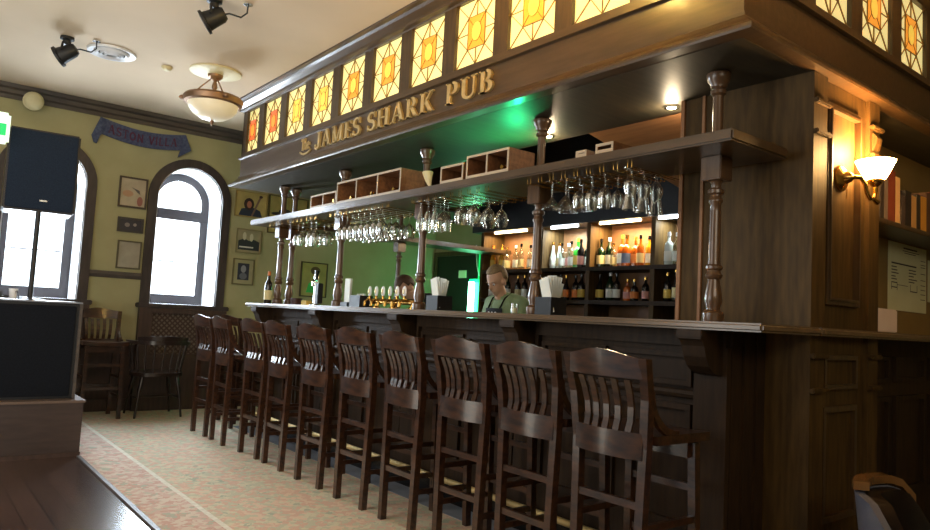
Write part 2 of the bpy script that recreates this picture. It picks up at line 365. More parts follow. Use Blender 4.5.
# ------------------------------------------------------------------ BAR
CY = [1.79, 2.93, 4.08, 5.26, 6.45]
wt = thing('bar_worktop', 'continuous dark wooden bar worktop with moulded edge running the whole bar', 'worktop', (2.6, 1.42, 1.155))
bm = B(); bbox_bev(bm, 0, .50, 0, 5.21, 0, .035, .01, 3); bbox_bev(bm, .5, 1.9, 4.75, 5.21, 0, .035, .01, 3)
obj('slab', bm, worktopm, wt, smooth=True)
obj('slab_return', bbox_bev(B(), .505, 4.5, 0, .075, 0, .035, .01, 3), worktopm, wt, smooth=True)
obj('recess_slab', bbox_bev(B(), 1.215, 4.5, .08, .35, 0, .034, .004), worktopm, wt)
bf = thing('long_bar', 'dark panelled wooden front of the long bar behind the stools', 'bar', (2.80, 1.675, 0))
LN = 4.90
bm = B(); box(bm, 0, .30, 0, LN, 0.012, 1.154); box(bm, .3, 1.6, LN-.35, LN, 0.0, 1.154); obj('carcass', bm, pierd, bf)
fx = lambda a, b2, t: (-t, a, b2)
obj('plinth', box(B(), -.035, 0, 0, LN, .012, .13), blackgloss, bf)
obj('top_rail', box(B(), -.03, 0, 0, LN, 1.08, 1.154), pierd, bf)
obj('middle_rail', prism(B(), [(0, .845), (.02, .85), (.026, .865), (.02, .88), (0, .885)], lambda a, b2, t: (-a, t, b2), 0, LN), pierd, bf)
for i, y in enumerate(CY):
    yc = y - 1.675 - .045
    obj('pilaster', box(B(), -.03, 0, yc-.08, yc+.08, .13, 1.08), pierd, bf)
    # corbel: S scroll side profile (a outwards)
    prof = [(0.0, 1.154), (.165, 1.154), (.165, 1.115), (.15, 1.105), (.135, 1.085), (.12, 1.04), (.095, 1.0), (.06, .975), (.03, .965), (0.0, .96)]
    bm = B(); prism(bm, prof, lambda a, b2, t: (-a-.03, t, b2), yc-.055, yc+.055)
    cb = obj('corbel', bm, pierd, bf)
    obj('corbel_block', bbox_bev(B(), -.2, -.13, yc-.062, yc+.062, 1.12, 1.153, .004), pierd, cb)
    # wide shadowed arch brackets either side
    if i < 4:
        y0 = yc+.10; y1 = CY[i+1]-1.675-.045-.10; mid = (y0+y1)/2
        for a, b2 in ((y0, mid-.02), (mid+.02, y1)):
            bm = B(); frame(bm, fx, a, b2, .90, 1.05, .024, .022); frame(bm, fx, a, b2, .28, .82, .026, .022); obj('panel_moulding', bm, pierd, bf)
# near end of bar body, fluted boards
bm = B()
for x in (.0, .1, .2): box(bm, x+.005, x+.02, -.012, 0, 0.012, 1.15)
obj('end_rib', bm, pierd, bf)
fr_ = thing('foot_rail', 'long brass foot rail near the floor along the bar front', 'foot rail', (2.70, 1.8, .16))
obj('rail', tube(B(), [(0, 0, 0), (0, 4.7, 0)], .018, 10), mat('satin_brass', (232, 204, 140), .5, .6), fr_, smooth=True)
for k in range(5):
    obj('bracket', tube(B(), [(.0, .1+k*1.12, 0), (.066, .1+k*1.12, -.02)], .009, 8), brass, fr_, smooth=True)

# overhead shelf
sh = thing('overhead_shelf', 'long dark wooden shelf hung above the bar with glass racks beneath', 'shelf', (2.6, 1.565, 1.935))
obj('board', bbox_bev(B(), 0, .46, 0, 5.07, 0, .05, .008, 2), walnut_h, sh)
obj('return_board', bbox_bev(B(), .462, 3.1, 4.72, 5.07, 0, .05, .008, 2), walnut_h, sh)

# turned columns
def column(x, y, label):
    t = thing('turned_column', label, 'column', (x, y, 1.191), 0, 'turned columns along the bar')
    lo = [(.052, 0), (.055, .01), (.055, .04), (.045, .05), (.036, .055), (.036, .065), (.046, .09), (.044, .12), (.034, .165), (.030, .19), (.042, .2), (.044, .21), (.036, .22), (.034, .23), (.043, .238), (.043, .25), (.033, .258), (.031, .28), (.029, .50), (.028, .53), (.036, .54), (.036, .552), (.029, .56), (.029, .572), (.042, .58), (.042, .595), (.026, .605), (.026, .625), (.036, .636)]
    lo = [(a*.86, z) for a, z in lo]
    obj('lower_shaft', lathe(B(), lo, seg=20), colm, t, smooth=True)
    obj('square_block', bbox_bev(B(), -.05, .05, -.05, .05, .637, .743, .004), colm, t)
    up = [(.045, .795), (.045, .81), (.03, .83), (.026, .85), (.024, .86), (.023, 1.0), (.023, 1.03), (.034, 1.04), (.034, 1.055), (.026, 1.062), (.036, 1.07), (.038, 1.085), (.05, 1.10), (.054, 1.12), (.054, 1.132), (.04, 1.143)]
    obj('upper_shaft', lathe(B(), up, seg=20), colm, t, smooth=True)
cn = ['nearest the camera, in front of the panelled pier', 'second from the near end', 'in the middle of the row', 'fourth from the near end', 'at the far front corner of the bar']
for y, n in zip(CY, cn): column(2.85, y, 'turned wooden column between worktop and canopy, ' + n)
column(2.99, 6.50, 'turned wooden column just behind and right of the far corner column')
column(4.22, 6.47, 'turned wooden column on the far return of the bar, behind the bent barman')

# ------------------------------------------------------------------ CANOPY
X0, Y0, Y1, XR = 2.57, 1.51, 6.93, 7.1
can = thing('bar_canopy', 'deep dark wooden canopy with lit stained glass panels and gold pub name above the bar', 'canopy', (X0, Y0, 2.335))
def wrap(prof, closed_in=.04):
    """profile [(d,z)] swept far end -> front -> near face; local coords"""
    bm = B(); rows = []
    for d_, z in prof:
        z -= 2.335
        rows.append([bm.verts.new(v) for v in ((XR-X0, Y1-Y0+d_, z), (-d_, Y1-Y0+d_, z), (-d_, -d_, z), (XR-X0, -d_, z))])
    n = len(rows)
    for i in range(n):
        a, b2 = rows[i], rows[(i+1) % n]
        for k in range(3): bm.faces.new((a[k], a[k+1], b2[k+1], b2[k]))
    bm.faces.new([r_[0] for r_ in rows]); bm.faces.new([r_[3] for r_ in rows][::-1])
    return bm
obj('lower_cornice', wrap([(-.1, 2.336), (.075, 2.336), (.08, 2.345), (.08, 2.358), (.045, 2.385), (.035, 2.40), (.012, 2.425), (.012, 2.44), (0, 2.444), (-.1, 2.444)]), walnut_h, can)
obj('name_board', wrap([(-.1, 2.444), (0, 2.444), (0, 2.61), (.022, 2.615), (.022, 2.632), (0, 2.64), (0, 2.672), (-.1, 2.672)]), walnut_h, can)
obj('crown', wrap([(-.1, 3.086), (.0, 3.086), (.005, 3.095), (.035, 3.102), (.04, 3.115), (.09, 3.135), (.105, 3.15), (.135, 3.154), (.14, 3.165), (-.1, 3.165)]), walnut_h, can)
# stiles between glass
def glass_panel(mapf, seedc, i):
    """mapf(u,v,t): u 0..0.37, v 0..0.40, t outwards"""
    W, H = .37, .405
    bm = B(); prism(bm, [(0, 0), (W, 0), (W, H), (0, H)], mapf, -.03, -.024)
    p = obj('stained_glass_panel', bm, st_cream, can)
    rw, rh = .16, .20; x0, x1 = (W-rw)/2, (W+rw)/2; z0, z1 = (H-rh)/2, (H+rh)/2
    bm = B(); prism(bm, [(x0, z0), (x1, z0), (x1, z1), (x0, z1)], mapf, -.0245, -.020); obj('centre_glass', bm, seedc, p)
    ov = [(W/2+.045*math.cos(2*PI*k/16), H/2+.06*math.sin(2*PI*k/16)) for k in range(16)]
    bm = B(); prism(bm, ov, mapf, -.0205, -.017); obj('oval_glass', bm, st_yellow if seedc != st_red else st_orange, p)
    bm = B()
    def ln(a, b2, wd=.002):
        a = Vector(a); b2 = Vector(b2); n = (b2-a).normalized(); n = Vector((-n.y, n.x))*wd/2
        prism(bm, [tuple(a-n), tuple(b2-n), tuple(b2+n), tuple(a+n)], mapf, -.026, -.0165)
    for k in range(16): ln(ov[k], ov[(k+1) % 16])
    for a, b2 in (((x0, z0), (x1, z0)), ((x1, z0), (x1, z1)), ((x1, z1), (x0, z1)), ((x0, z1), (x0, z0))): ln(a, b2)
    for (cx_, cz_), (ox, oz) in (((x0, z0), (0, 0)), ((x1, z0), (W, 0)), ((x1, z1), (W, H)), ((x0, z1), (0, H))):
        ln((cx_, cz_), (ox, oz)); ln((cx_, cz_), (W/2, oz)); ln((cx_, cz_), (ox, H/2))
        e = Vector((W/2+(cx_-W/2)*.42, H/2+(cz_-H/2)*.45)); ln((cx_, cz_), e)
    ln((0, H/2), (x0, H/2)); ln((W, H/2), (x1, H/2)); ln((W/2, 0), (W/2, z0)); ln((W/2, H), (W/2, z1))
    obj('leading', bm, lead, p)
cols = [st_red, st_red, st_yellow, st_yellow, st_orange, st_orange, st_orange, st_orange, st_orange, st_orange, st_orange]
edges = []
for k in range(11):
    ya = 6.91 - .494*k - Y0
    glass_panel(lambda u, v, t, ya=ya: (-t, ya-u, .345+v), cols[k], k); edges.append((ya-.37, ya))
bm = B(); prev = Y1-Y0
for a, b2 in edges:
    obj('stile', box(B(), 0, .1, b2, prev, .337, .751), walnut, can); prev = a
bm.free(); obj('stile', box(B(), 0, .1, 0, prev, .337, .751), walnut, can)
bm = B(); prev = .1; redges = []
for k in range(8):
    xa = 3.18 + .494*(k-1) - X0
    if xa < .1: xa = .12
    redges.append((xa, xa+.37))
for k, (a, b2) in enumerate(redges):
    glass_panel(lambda u, v, t, a=a: (a+u, -t, .345+v), st_orange, k)
    obj('stile', box(B(), prev, a, 0, .1, .337, .751), walnut, can); prev = b2
bm.free(); obj('stile', box(B(), prev, XR-X0, 0, .1, .337, .751), walnut, can)
obj('light_box_back', box(B(), .14, .16, .17, Y1-Y0, .02, .80), walnut_d, can)
obj('light_box_back', box(B(), .14, XR-X0, .14, .16, .02, .80), walnut_d, can)
# soffit ring
bm = B(); box(bm, 0, .68, -.0, Y1-Y0, 0, .012); box(bm, .68, XR-X0, -.0, .66, 0, .012); box(bm, .68, 3.2, Y1-Y0-.6, Y1-Y0, 0, .012); obj('soffit', bm, soffm, can)
bm = B(); box(bm, .68, .70, .66, Y1-Y0-.6, 0, .80); obj('inner_face', bm, walnut_d, can)
obj('far_end_face', box(B(), 0, XR-X0, Y1-Y0-.1, Y1-Y0, .337, .751), walnut, can)

# letters -----------------------------------------------------------------
def arc(cx, cy, rx, ry, a0, a1, n=10): return [(cx+rx*math.cos(math.radians(a0+(a1-a0)*k/n)), cy+ry*math.sin(math.radians(a0+(a1-a0)*k/n))) for k in range(n+1)]
def stroke(pts, w0, w1=None, mid=None):
    """polygon quads along pts with changing width"""
    w1 = w0 if w1 is None else w1; n = len(pts); out = []; L_ = []; R_ = []
    for i, p in enumerate(pts):
        a = Vector(pts[max(i-1, 0)]); b2 = Vector(pts[min(i+1, n-1)]); t = (b2-a).normalized(); nn = Vector((-t.y, t.x)); s = i/(n-1)
        wd = w0+(w1-w0)*s
        if mid: wd = w0+(mid-w0)*math.sin(PI*s) if s < .5 else w1+(mid-w1)*math.sin(PI*s)
        L_.append(Vector(p)+nn*wd/2); R_.append(Vector(p)-nn*wd/2)
    for i in range(n-1): out.append([tuple(L_[i]), tuple(R_[i]), tuple(R_[i+1]), tuple(L_[i+1])])
    return out
def rect(x0, x1, y0, y1): return [[(x0, y0), (x1, y0), (x1, y1), (x0, y1)]]
T_, N_ = .17, .07
def glyph(c):
    st = lambda x: rect(x, x+T_, 0, 1) + rect(x-.07, x+T_+.07, 0, .06) + rect(x-.07, x+T_+.07, .94, 1)
    if c == 'J': return rect(.28, .28+T_, .2, 1)+rect(.2, .52, .94, 1)+stroke(arc(.20, .2, .165, .2, 0, -170), T_, .08)+stroke(arc(.07, .2, .04, .05, 0, 350), .07), .56
    if c == 'A': return stroke([(.12, 0), (.38, 1)], N_)+stroke([(.40, 1), (.68, 0)], T_)+rect(.18, .6, .3, .36)+rect(0, .24, 0, .06)+rect(.54, .82, 0, .06), .84
    if c == 'M': return rect(.1, .17, 0, 1)+stroke([(.14, 1), (.45, .05)], T_)+stroke([(.45, .05), (.76, 1)], N_)+rect(.7, .7+T_, 0, 1)+rect(0, .26, 0, .06)+rect(.62, .95, 0, .06)+rect(0, .16, .94, 1)+rect(.72, .95, .94, 1), .99
    if c == 'E': return st(.09)+rect(.2, .56, .94, 1)+rect(.2, .58, 0, .06)+rect(.2, .46, .48, .54)+rect(.52, .57, .8, 1)+rect(.54, .60, 0, .22)+rect(.42, .46, .4, .62), .66
    if c == 'S': return stroke(arc(.28, .74, .2, .225, 20, 260, 14), .07, .17)+stroke(arc(.28, .27, .21, .235, 90, -160, 14), .18, .07)+rect(.46, .5, .68, 1)+rect(.03, .07, 0, .32)+stroke([(.25, .52), (.30, .50)], .18), .58
    if c == 'H': return st(.09)+st(.56)+rect(.2, .6, .47, .54), .86
    if c == 'R': return st(.09)+stroke(arc(.3, .74, .2, .23, 92, -92, 12), .07, .07, .17)+rect(.2, .32, .94, 1)+rect(.2, .32, .48, .54)+stroke([(.34, .52), (.60, .02)], T_)+rect(.5, .72, 0, .06), .74
    if c == 'K': return st(.09)+stroke([(.24, .4), (.62, .97)], N_)+stroke([(.34, .56), (.64, .02)], T_)+rect(.5, .74, .94, 1)+rect(.5, .76, 0, .06), .8
    if c == 'P': return st(.09)+stroke(arc(.32, .72, .21, .25, 92, -92, 12), .07, .07, .18)+rect(.2, .34, .94, 1)+rect(.2, .34, .44, .5), .66
    if c == 'U': return rect(.09, .09+T_, .28, 1)+rect(.6, .67, .28, 1)+stroke(arc(.405, .28, .23, .25, 180, 360, 12), T_, N_)+rect(.0, .33, .94, 1)+rect(.5, .76, .94, 1), .8
    if c == 'B': return st(.09)+stroke(arc(.3, .75, .17, .22, 92, -92, 12), .07, .07, .16)+stroke(arc(.3, .27, .22, .24, 92, -92, 12), .07, .07, .18)+rect(.2, .32, .94, 1)+rect(.2, .32, 0, .06)+rect(.2, .32, .48, .54), .7
    if c == 'T': return rect(.28, .40, 0, 1)+rect(.04, .64, .92, 1)+rect(.04, .09, .78, 1)+rect(.59, .64, .78, 1)+rect(.2, .48, 0, .06), .7
    if c == 'h': return rect(.08, .2, 0, 1)+stroke(arc(.34, .42, .2, .2, 170, 0, 8), .08, .12)+rect(.48, .6, 0, .42), .66
    if c == 'e': return stroke(arc(.3, .32, .24, .28, 0, 320, 14), .1)+rect(.1, .5, .3, .36), .6
    if c == 'O': return stroke(arc(.36, .5, .28, .43, 0, 360, 18), .16), .76
    if c == 'N': return rect(.06, .2, 0, 1)+rect(.56, .7, 0, 1)+stroke([(.12, .97), (.64, .03)], .15), .8
    if c == 'V': return stroke([(.08, 1), (.36, 0)], .15)+stroke([(.34, 0), (.62, 1)], .15), .7
    if c == 'I': return rect(.06, .2, 0, 1), .3
    if c == 'L': return rect(.06, .2, 0, 1)+rect(.06, .54, 0, .13), .6
    return [], .35
def word(txt, ystart, yend, z0, h, parent, m, name='letter', fnmap=None, dp=.018):
    gl = [glyph(c) for c in txt]; tot = sum(g[1] for g in gl)+.06*(len(txt)-1); sc = abs(ystart-yend)/tot; u = 0
    for (polys, adv) in gl:
        bm = B()
        for q in polys:
            prism(bm, [(u+a*sc, b2*h) for a, b2 in q], fnmap, 0, dp)
        if polys: obj(name, bm, m, parent)
        u += (adv+.06)*sc
for txt, ya, yb in (('JAMES', 5.27, 4.54), ('SHARK', 4.44, 3.62), ('PUB', 3.50, 3.03)):
    word(txt, ya, yb, 0, .135, can, gold, fnmap=lambda a, b2, t, ya=ya: (-.001-t, ya-Y0-a, .124+b2))
word('The', 5.52, 5.36, 0, .10, can, gold, fnmap=lambda a, b2, t: (-.001-t, 5.53-Y0-a, .15+b2), dp=.014)
bm = B()
for q in stroke(arc(.08, .0, .10, .035, 190, 350, 12), .008, .004, .016): prism(bm, q, lambda a, b2, t: (-.001-t, 5.53-Y0-a, .15+b2), 0, .014)
obj('flourish', bm, gold, can)

# spotlights in soffit, bulkhead, fixtures
for (x, y, lb) in ((3.14, 2.25, 'recessed spotlight in the soffit close to the near column'), (3.14, 3.17, 'recessed spotlight in the soffit between the second and third columns')):
    t = thing('recessed_spotlight', lb, 'spotlight', (x, y, 2.334))
    obj('ring', lathe(B(), [(.025, -.001), (.04, -.001), (.04, -.008), (.028, -.008)], seg=20, cap=False), chrome, t, smooth=True)
    obj('bulb', lathe(B(), [(.024, -.001), (.024, -.006), (.012, -.011)], seg=16), spot_e, t, smooth=True)
    l = bpy.data.lights.new('spot_glow', 'POINT'); l.energy = 3; l.color = (1, .78, .5); l.shadow_soft_size = .03
    lo = bpy.data.objects.new('spot_glow', l); COL.objects.link(lo); lo.parent = t; lo.location = (0, 0, -.05)
bm = B(); prism(bm, [(0, 0), (1.3, -.26), (1.3, .3), (0, .3)], lambda a, b2, t: (3.271+a, t, 2.337+b2), 2.18, 2.95)
tag(obj('bulkhead', bm, tanm), 'tan sloping wooden bulkhead seen through the gap above the overhead shelf', 'bulkhead')

# ------------------------------------------------------------------ BACK BAR
bb = thing('back_bar', 'lit dark wooden back bar with two rows of bottles behind the barman', 'shelving', (5.5, 3.77, 0))
YB = [0, .33, 1.13, 1.82, 2.83]  # divider positions (local)
bm = B(); box(bm, .33, .35, 0, 2.83, 0.9, 2.25); obj('back_panel', bm, backwood, bb)
for y in YB: obj('divider', box(B(), 0, .33, y-.025, y+.025, .0, 2.2), pierm, bb)
obj('end_panel', box(B(), -.02, .35, -.5, -.026, 0, 2.3), walnut, bb)
obj('upper_shelf', box(B(), -.01, .33, 0.026, 2.80, 1.70, 1.74), pierd, bb)
obj('lower_shelf', box(B(), -.01, .33, 0.026, 2.80, 1.36, 1.40), pierd, bb)
obj('cupboard', box(B(), -.15, .33, .026, 2.80, 0, 1.10), walnut_d, bb)
obj('dark_infill', box(B(), -.03, .36, -.3, 3.0, 2.2, ZC-.01), blackm, bb)  # black board added to make the dark region above the shelves
for k in range(4):
    y = (YB[k]+YB[k+1])/2; h = (YB[k+1]-YB[k])/2-.08; warm = k in (1, 3)
    hh = [.10, .25, .19, .27][k]
    tb = obj('tube_light', tube(B(), [(-.005, y-hh, 2.18), (-.005, y+hh, 2.18)], .016, 8), tubew if warm else tubec, bb, smooth=True)
    l = bpy.data.lights.new('tube_glow', 'AREA'); l.shape = 'RECTANGLE'; l.size = .12; l.size_y = 2*h; l.energy = [3.0, 13, 9, 9][k]; l.color = (1, .72, .40) if warm else (.85, .97, 1.0)
    lo = bpy.data.objects.new('tube_glow', l); COL.objects.link(lo); lo.parent = bb; lo.location = (.12, y, 2.17)
# bottles
def bottle_mat(n, c, a): return mat(n, c, .1, coat=.5) if a else glassmat(n, tuple(lin(c)[:3]), .3, .05)
BM = {'green': bottle_mat('bottle_green', (18, 40, 20), 1), 'clear': glassmat('bottle_clear', (.8, .86, .84), .35, .05), 'amber': bottle_mat('bottle_amber', (176, 88, 24), 1),
      'dark': bottle_mat('bottle_dark', (22, 16, 14), 1), 'gold': bottle_mat('bottle_gold', (206, 150, 40), 1), 'red': bottle_mat('bottle_red', (116, 26, 26), 1), 'bright green': bottle_mat('bottle_bright', (60, 168, 50), 1), 'white': bottle_mat('bottle_white', (206, 214, 206), 1)}
LM = {'cream': mat('label_cream', (228, 214, 160), .6), 'white': mat('label_white', (230, 232, 224), .6), 'orange': mat('label_orange', (220, 130, 60), .6), 'yellow': mat('label_yellow', (222, 190, 90), .6), 'blue': mat('label_blue', (90, 110, 150), .6), 'pink': mat('label_pink', (210, 150, 140), .6)}
capm = {'black': blackgloss, 'gold': brass, 'white': whitem, 'orange': mat('cap_orange', (220, 120, 40), .4)}
def bottle(col, lab, cap, h=.29, rr=.037, style=0):
    t = thing('bottle', 'x', 'bottle')
    if style == 0: prof = [(rr*.9, 0), (rr, .008), (rr, h*.58), (rr*.85, h*.66), (rr*.4, h*.74), (rr*.34, h*.93)]
    elif style == 1: prof = [(rr*1.1, 0), (rr*1.15, .01), (rr*1.15, h*.5), (rr*1.0, h*.62), (rr*.36, h*.70), (rr*.33, h*.9)]
    else: prof = [(rr*.9, 0), (rr*.95, .01), (rr*.95, h*.45), (rr*.4, h*.72), (rr*.33, h*.93)]
    obj('body', lathe(B(), prof, seg=14), BM[col], t, smooth=True)
    lr = prof[1][0]*1.03
    obj('paper_label', lathe(B(), [(lr, h*.12), (lr, h*.42)], seg=14, cap=False), LM[lab], t, smooth=True)
    obj('cap', lathe(B(), [(rr*.42, h*.88), (rr*.42, h)], seg=10), capm[cap], t, smooth=True)
    return t
protos = {}
def put_bottle(spec, loc, label, group):
    if spec not in protos:
        protos[spec] = bottle(*spec); o = protos[spec]; o.location = loc; o['label'] = label; o['group'] = group
    else: o = dup(protos[spec], loc, 0, label, group)
    return o
rows = {
 # bay index (0 = near/right), shelf: list of (colour, label, cap, h, r, style)
 (3, 'upper'): [('gold', 'yellow', 'orange', .31, .036, 2), ('gold', 'yellow', 'gold', .32, .036, 2), ('clear', 'cream', 'gold', .28, .04, 1), ('clear', 'white', 'white', .30, .036, 0), ('clear', 'cream', 'black', .31, .036, 0), ('clear', 'white', 'black', .29, .036, 0), ('clear', 'white', 'gold', .31, .036, 0), ('clear', 'cream', 'black', .30, .036, 0)],
 (2, 'upper'): [('white', 'white', 'gold', .30, .035, 2), ('white', 'cream', 'gold', .29, .035, 2), ('clear', 'white', 'black', .28, .036, 0), ('clear', 'pink', 'white', .28, .036, 0), ('clear', 'white', 'black', .30, .036, 0), ('bright green', 'yellow', 'orange', .33, .045, 1), ('dark', 'pink', 'black', .31, .036, 0), ('green', 'white', 'black', .29, .036, 0), ('clear', 'cream', 'white', .29, .034, 0)],
 (1, 'upper'): [('green', 'cream', 'black', .30, .04, 1), ('green', 'white', 'white', .31, .04, 0), ('clear', 'cream', 'gold', .24, .034, 0), ('amber', 'white', 'orange', .33, .043, 1), ('amber', 'blue', 'gold', .32, .043, 1), ('amber', 'orange', 'orange', .30, .04, 1), ('amber', 'cream', 'black', .31, .036, 0), ('gold', 'white', 'black', .30, .036, 0), ('amber', 'white', 'gold', .29, .034, 0)],
 (0, 'upper'): [('white', 'white', 'white', .31, .04, 0), ('clear', 'white', 'white', .30, .04, 0)],
 (3, 'lower'): [('dark', 'white', 'black', .28, .036, 0), ('dark', 'orange', 'black', .27, .036, 0), ('green', 'white', 'black', .29, .036, 0), ('dark', 'cream', 'gold', .28, .036, 0), ('dark', 'white', 'gold', .28, .036, 0), ('green', 'cream', 'black', .27, .036, 0), ('dark', 'orange', 'black', .29, .036, 0)],
 (2, 'lower'): [('dark', 'orange', 'black', .28, .036, 0), ('dark', 'cream', 'black', .28, .036, 0), ('dark', 'orange', 'gold', .27, .036, 2), ('dark', 'orange', 'black', .27, .04, 0), ('dark', 'yellow', 'black', .28, .04, 0), ('dark', 'yellow', 'gold', .27, .036, 0)],
 (1, 'lower'): [('dark', 'yellow', 'black', .27, .043, 2), ('green', 'white', 'white', .29, .043, 0), ('dark', 'white', 'black', .28, .036, 0), ('amber', 'pink', 'gold', .22, .036, 1), ('dark', 'orange', 'gold', .22, .036, 1), ('dark', 'pink', 'gold', .24, .036, 0), ('dark', 'cream', 'gold', .25, .034, 0)],
 (0, 'lower'): [('dark', 'yellow', 'gold', .27, .036, 0), ('dark', 'cream', 'gold', .31, .038, 2)],
}
bayn = ['far right', 'third', 'second', 'far left']
for (bay, shf), L_ in rows.items():
    ya = YB[bay+1]-.07; yb = YB[bay]+.07; n = len(L_)
    if bay == 0: ya, yb = .195, .105
    for i, sp in enumerate(L_):
        y = ya+(yb-ya)*(i/(n-1)); z = (1.74 if shf == 'upper' else 1.40)
        put_bottle(sp, (5.5+(.06 if bay == 0 else .12+.03*(i % 2)), 3.77+y, z), '%s bottle, %s label, %s from left on %s shelf, %s bay' % (sp[0], sp[1], ORD[i], shf, bayn[bay]), 'bottles on the back bar')

# ------------------------------------------------------------------ drinking glasses hanging
def wine_bm(kind):
    bm = B()   # hanging: base at z=0, mouth downwards
    if kind == 'wine': p = [(.034, 0), (.033, -.003), (.006, -.008), (.004, -.02), (.004, -.075), (.012, -.085), (.032, -.105), (.040, -.13), (.038, -.16), (.033, -.185)]
    if kind == 'balloon': p = [(.036, 0), (.035, -.003), (.006, -.008), (.005, -.02), (.005, -.065), (.016, -.075), (.042, -.10), (.050, -.13), (.047, -.165), (.038, -.19)]
    if kind == 'flute': p = [(.030, 0), (.029, -.003), (.005, -.008), (.004, -.02), (.004, -.06), (.012, -.075), (.023, -.11), (.025, -.15), (.023, -.20)]
    if kind == 'cocktail': p = [(.036, 0), (.035, -.003), (.006, -.008), (.004, -.02), (.004, -.085), (.010, -.09), (.055, -.145), (.058, -.15)]
    if kind == 'hurricane': p = [(.036, 0), (.035, -.004), (.008, -.01), (.007, -.03), (.018, -.045), (.036, -.075), (.036, -.10), (.028, -.13), (.030, -.16), (.042, -.215)]
    lathe(bm, p, seg=16, cap=False)
    lathe(bm, [(max(a-.0015, .001), z) for a, z in p[5:]][::-1], seg=16, cap=False)
    return bm
GL = {}
def hang(kind, x, y, label, group):
    names = {'wine': 'wine_glass', 'balloon': 'balloon_glass', 'flute': 'flute_glass', 'cocktail': 'cocktail_glass', 'hurricane': 'hurricane_glass'}
    if kind not in GL:
        o = obj(names[kind], wine_bm(kind), glass, smooth=True); GL[kind] = o
    else: o = GL[kind].copy(); COL.objects.link(o)
    o.location = (x, y, 1.9165); tag(o, label, 'glass', group); k_ = 1.08 if (kind == 'wine' and y > 3.5) else {'wine': .86, 'hurricane': .95, 'balloon': .93}.get(kind, 1.0); o.scale = (k_, k_, k_); o.rotation_euler = (0, 0, random.random()*6)
    return o
rails = []
def rail_row(y0, n, step=.086): rails.extend([y0-step*i for i in range(n)])
rail_row(6.30, 4); rail_row(5.90, 7); rail_row(5.12, 11); rail_row(3.95, 10); rail_row(2.82, 9)
rp_ = None
for y in rails:
    if rp_ is None:
        t = thing('glass_rail', 'brass hanger for stemmed glasses fixed under the overhead shelf', 'glass rack', (2.66, y, 1.9345), 0, 'brass glass hangers under the shelf')
        bm = B()
        for s in (-.012, .012): tube(bm, [(0, s, 0), (0, s, -.028), (.38, s, -.028), (.38, s, 0)], .002, 6)
        obj('wire', bm, brass, t, smooth=True); rp_ = t
    else: dup(rp_, (2.66, y, 1.9345))
def cluster(kind, ys, xs, label, group):
    for y in ys:
        for x in xs: hang(kind, x, y, label, group)
# glasses hang between neighbouring rails
mid = lambda y0, i, step=.086: y0-step*i-.043
cluster('wine', [mid(5.90, i) for i in (0, 1, 3, 4)], [2.74, 2.86], 'wine glass hanging upside down in the group between the far and fourth columns', 'hanging wine glasses, far group')
cluster('wine', [mid(5.12, i) for i in (1, 2, 3, 4, 5, 6, 7, 8)], [2.70, 2.82, 2.94], 'wine glass hanging upside down in the dense group left of the middle column', 'hanging wine glasses, dense group')
cluster('flute', [mid(3.95, i) for i in (0, 1, 2)], [2.70, 2.80], 'slim flute hanging upside down just right of the middle column', 'hanging flutes')
cluster('cocktail', [mid(3.95, i) for i in (3.1,)], [2.70, 2.83], 'small cocktail glass hanging beside the flutes', 'hanging small cocktail glasses')
cluster('balloon', [mid(3.95, i) for i in (4.6, 6)], [2.74, 2.86, 2.97], 'round balloon glass hanging above the menus and the fair-haired barman', 'hanging balloon glasses')
cluster('cocktail', [mid(2.82, i) for i in (.7, 1.9)], [2.74, 2.87], 'wide cocktail glass hanging right of the second column', 'hanging wide cocktail glasses')
cluster('wine', [mid(2.82, i) for i in (3, 4, 5)], [2.74, 2.84], 'wine glass hanging upside down between the wide cocktail glasses and the hurricane glasses', 'hanging wine glasses, near group')
cluster('hurricane', [mid(2.82, 7)-.005], [2.72, 2.82, 2.92], 'tall curved hurricane glass hanging nearest the panelled pier', 'hanging hurricane glasses')

# ------------------------------------------------------------------ crates on the shelf
def crate(y0, y1, h, nd, label, x0=.02, dpt=.20, back=False):
    t = thing('wooden_crate', label, 'crate', (2.6+x0, y0, 1.9855)); L_ = y1-y0
    bm = B(); box(bm, 0, dpt, 0, L_, 0, .012); box(bm, 0, dpt, 0, L_, h-.012, h) if h < .3 else None
    box(bm, 0, dpt, 0, .012, .012, h-.012); box(bm, 0, dpt, L_-.012, L_, .012, h-.012)
    box(bm, dpt-.01, dpt, .012, L_-.012, .012, h-.012)
    obj('case', bm, cratem, t)
    for k in range(1, nd): y = L_*k/nd; obj('divider', box(B(), 0.002, dpt-.01, y-.006, y+.006, .012, h-.012), cratem, t)
    bm = B(); box(bm, -.004, 0, 0, L_, 0, .018); box(bm, -.004, 0, 0, L_, h-.014, h)
    for k in range(nd+1): y = min(max(L_*k/nd, .006), L_-.006); box(bm, -.004, 0, y-.006, y+.006, .018, h-.014)
    obj('pale_edge', bm, crateedge, t)
crate(4.965, 5.40, .11, 2, 'low wooden crate with two compartments at the far end of the overhead shelf')
crate(4.05, 4.955, .17, 3, 'long wooden crate with three compartments on the overhead shelf')
crate(3.36, 3.59, .11, 1, 'small dark wooden crate on the shelf right of the middle column')
crate(2.95, 3.33, .14, 2, 'wooden crate with two compartments on the shelf above the round hanging glasses')
crate(2.37, 2.44, .035, 1, 'low wooden tray on the shelf, left of the tan bulkhead')
crate(2.20, 2.31, .05, 1, 'small low wooden tray on the shelf, below the tan bulkhead')
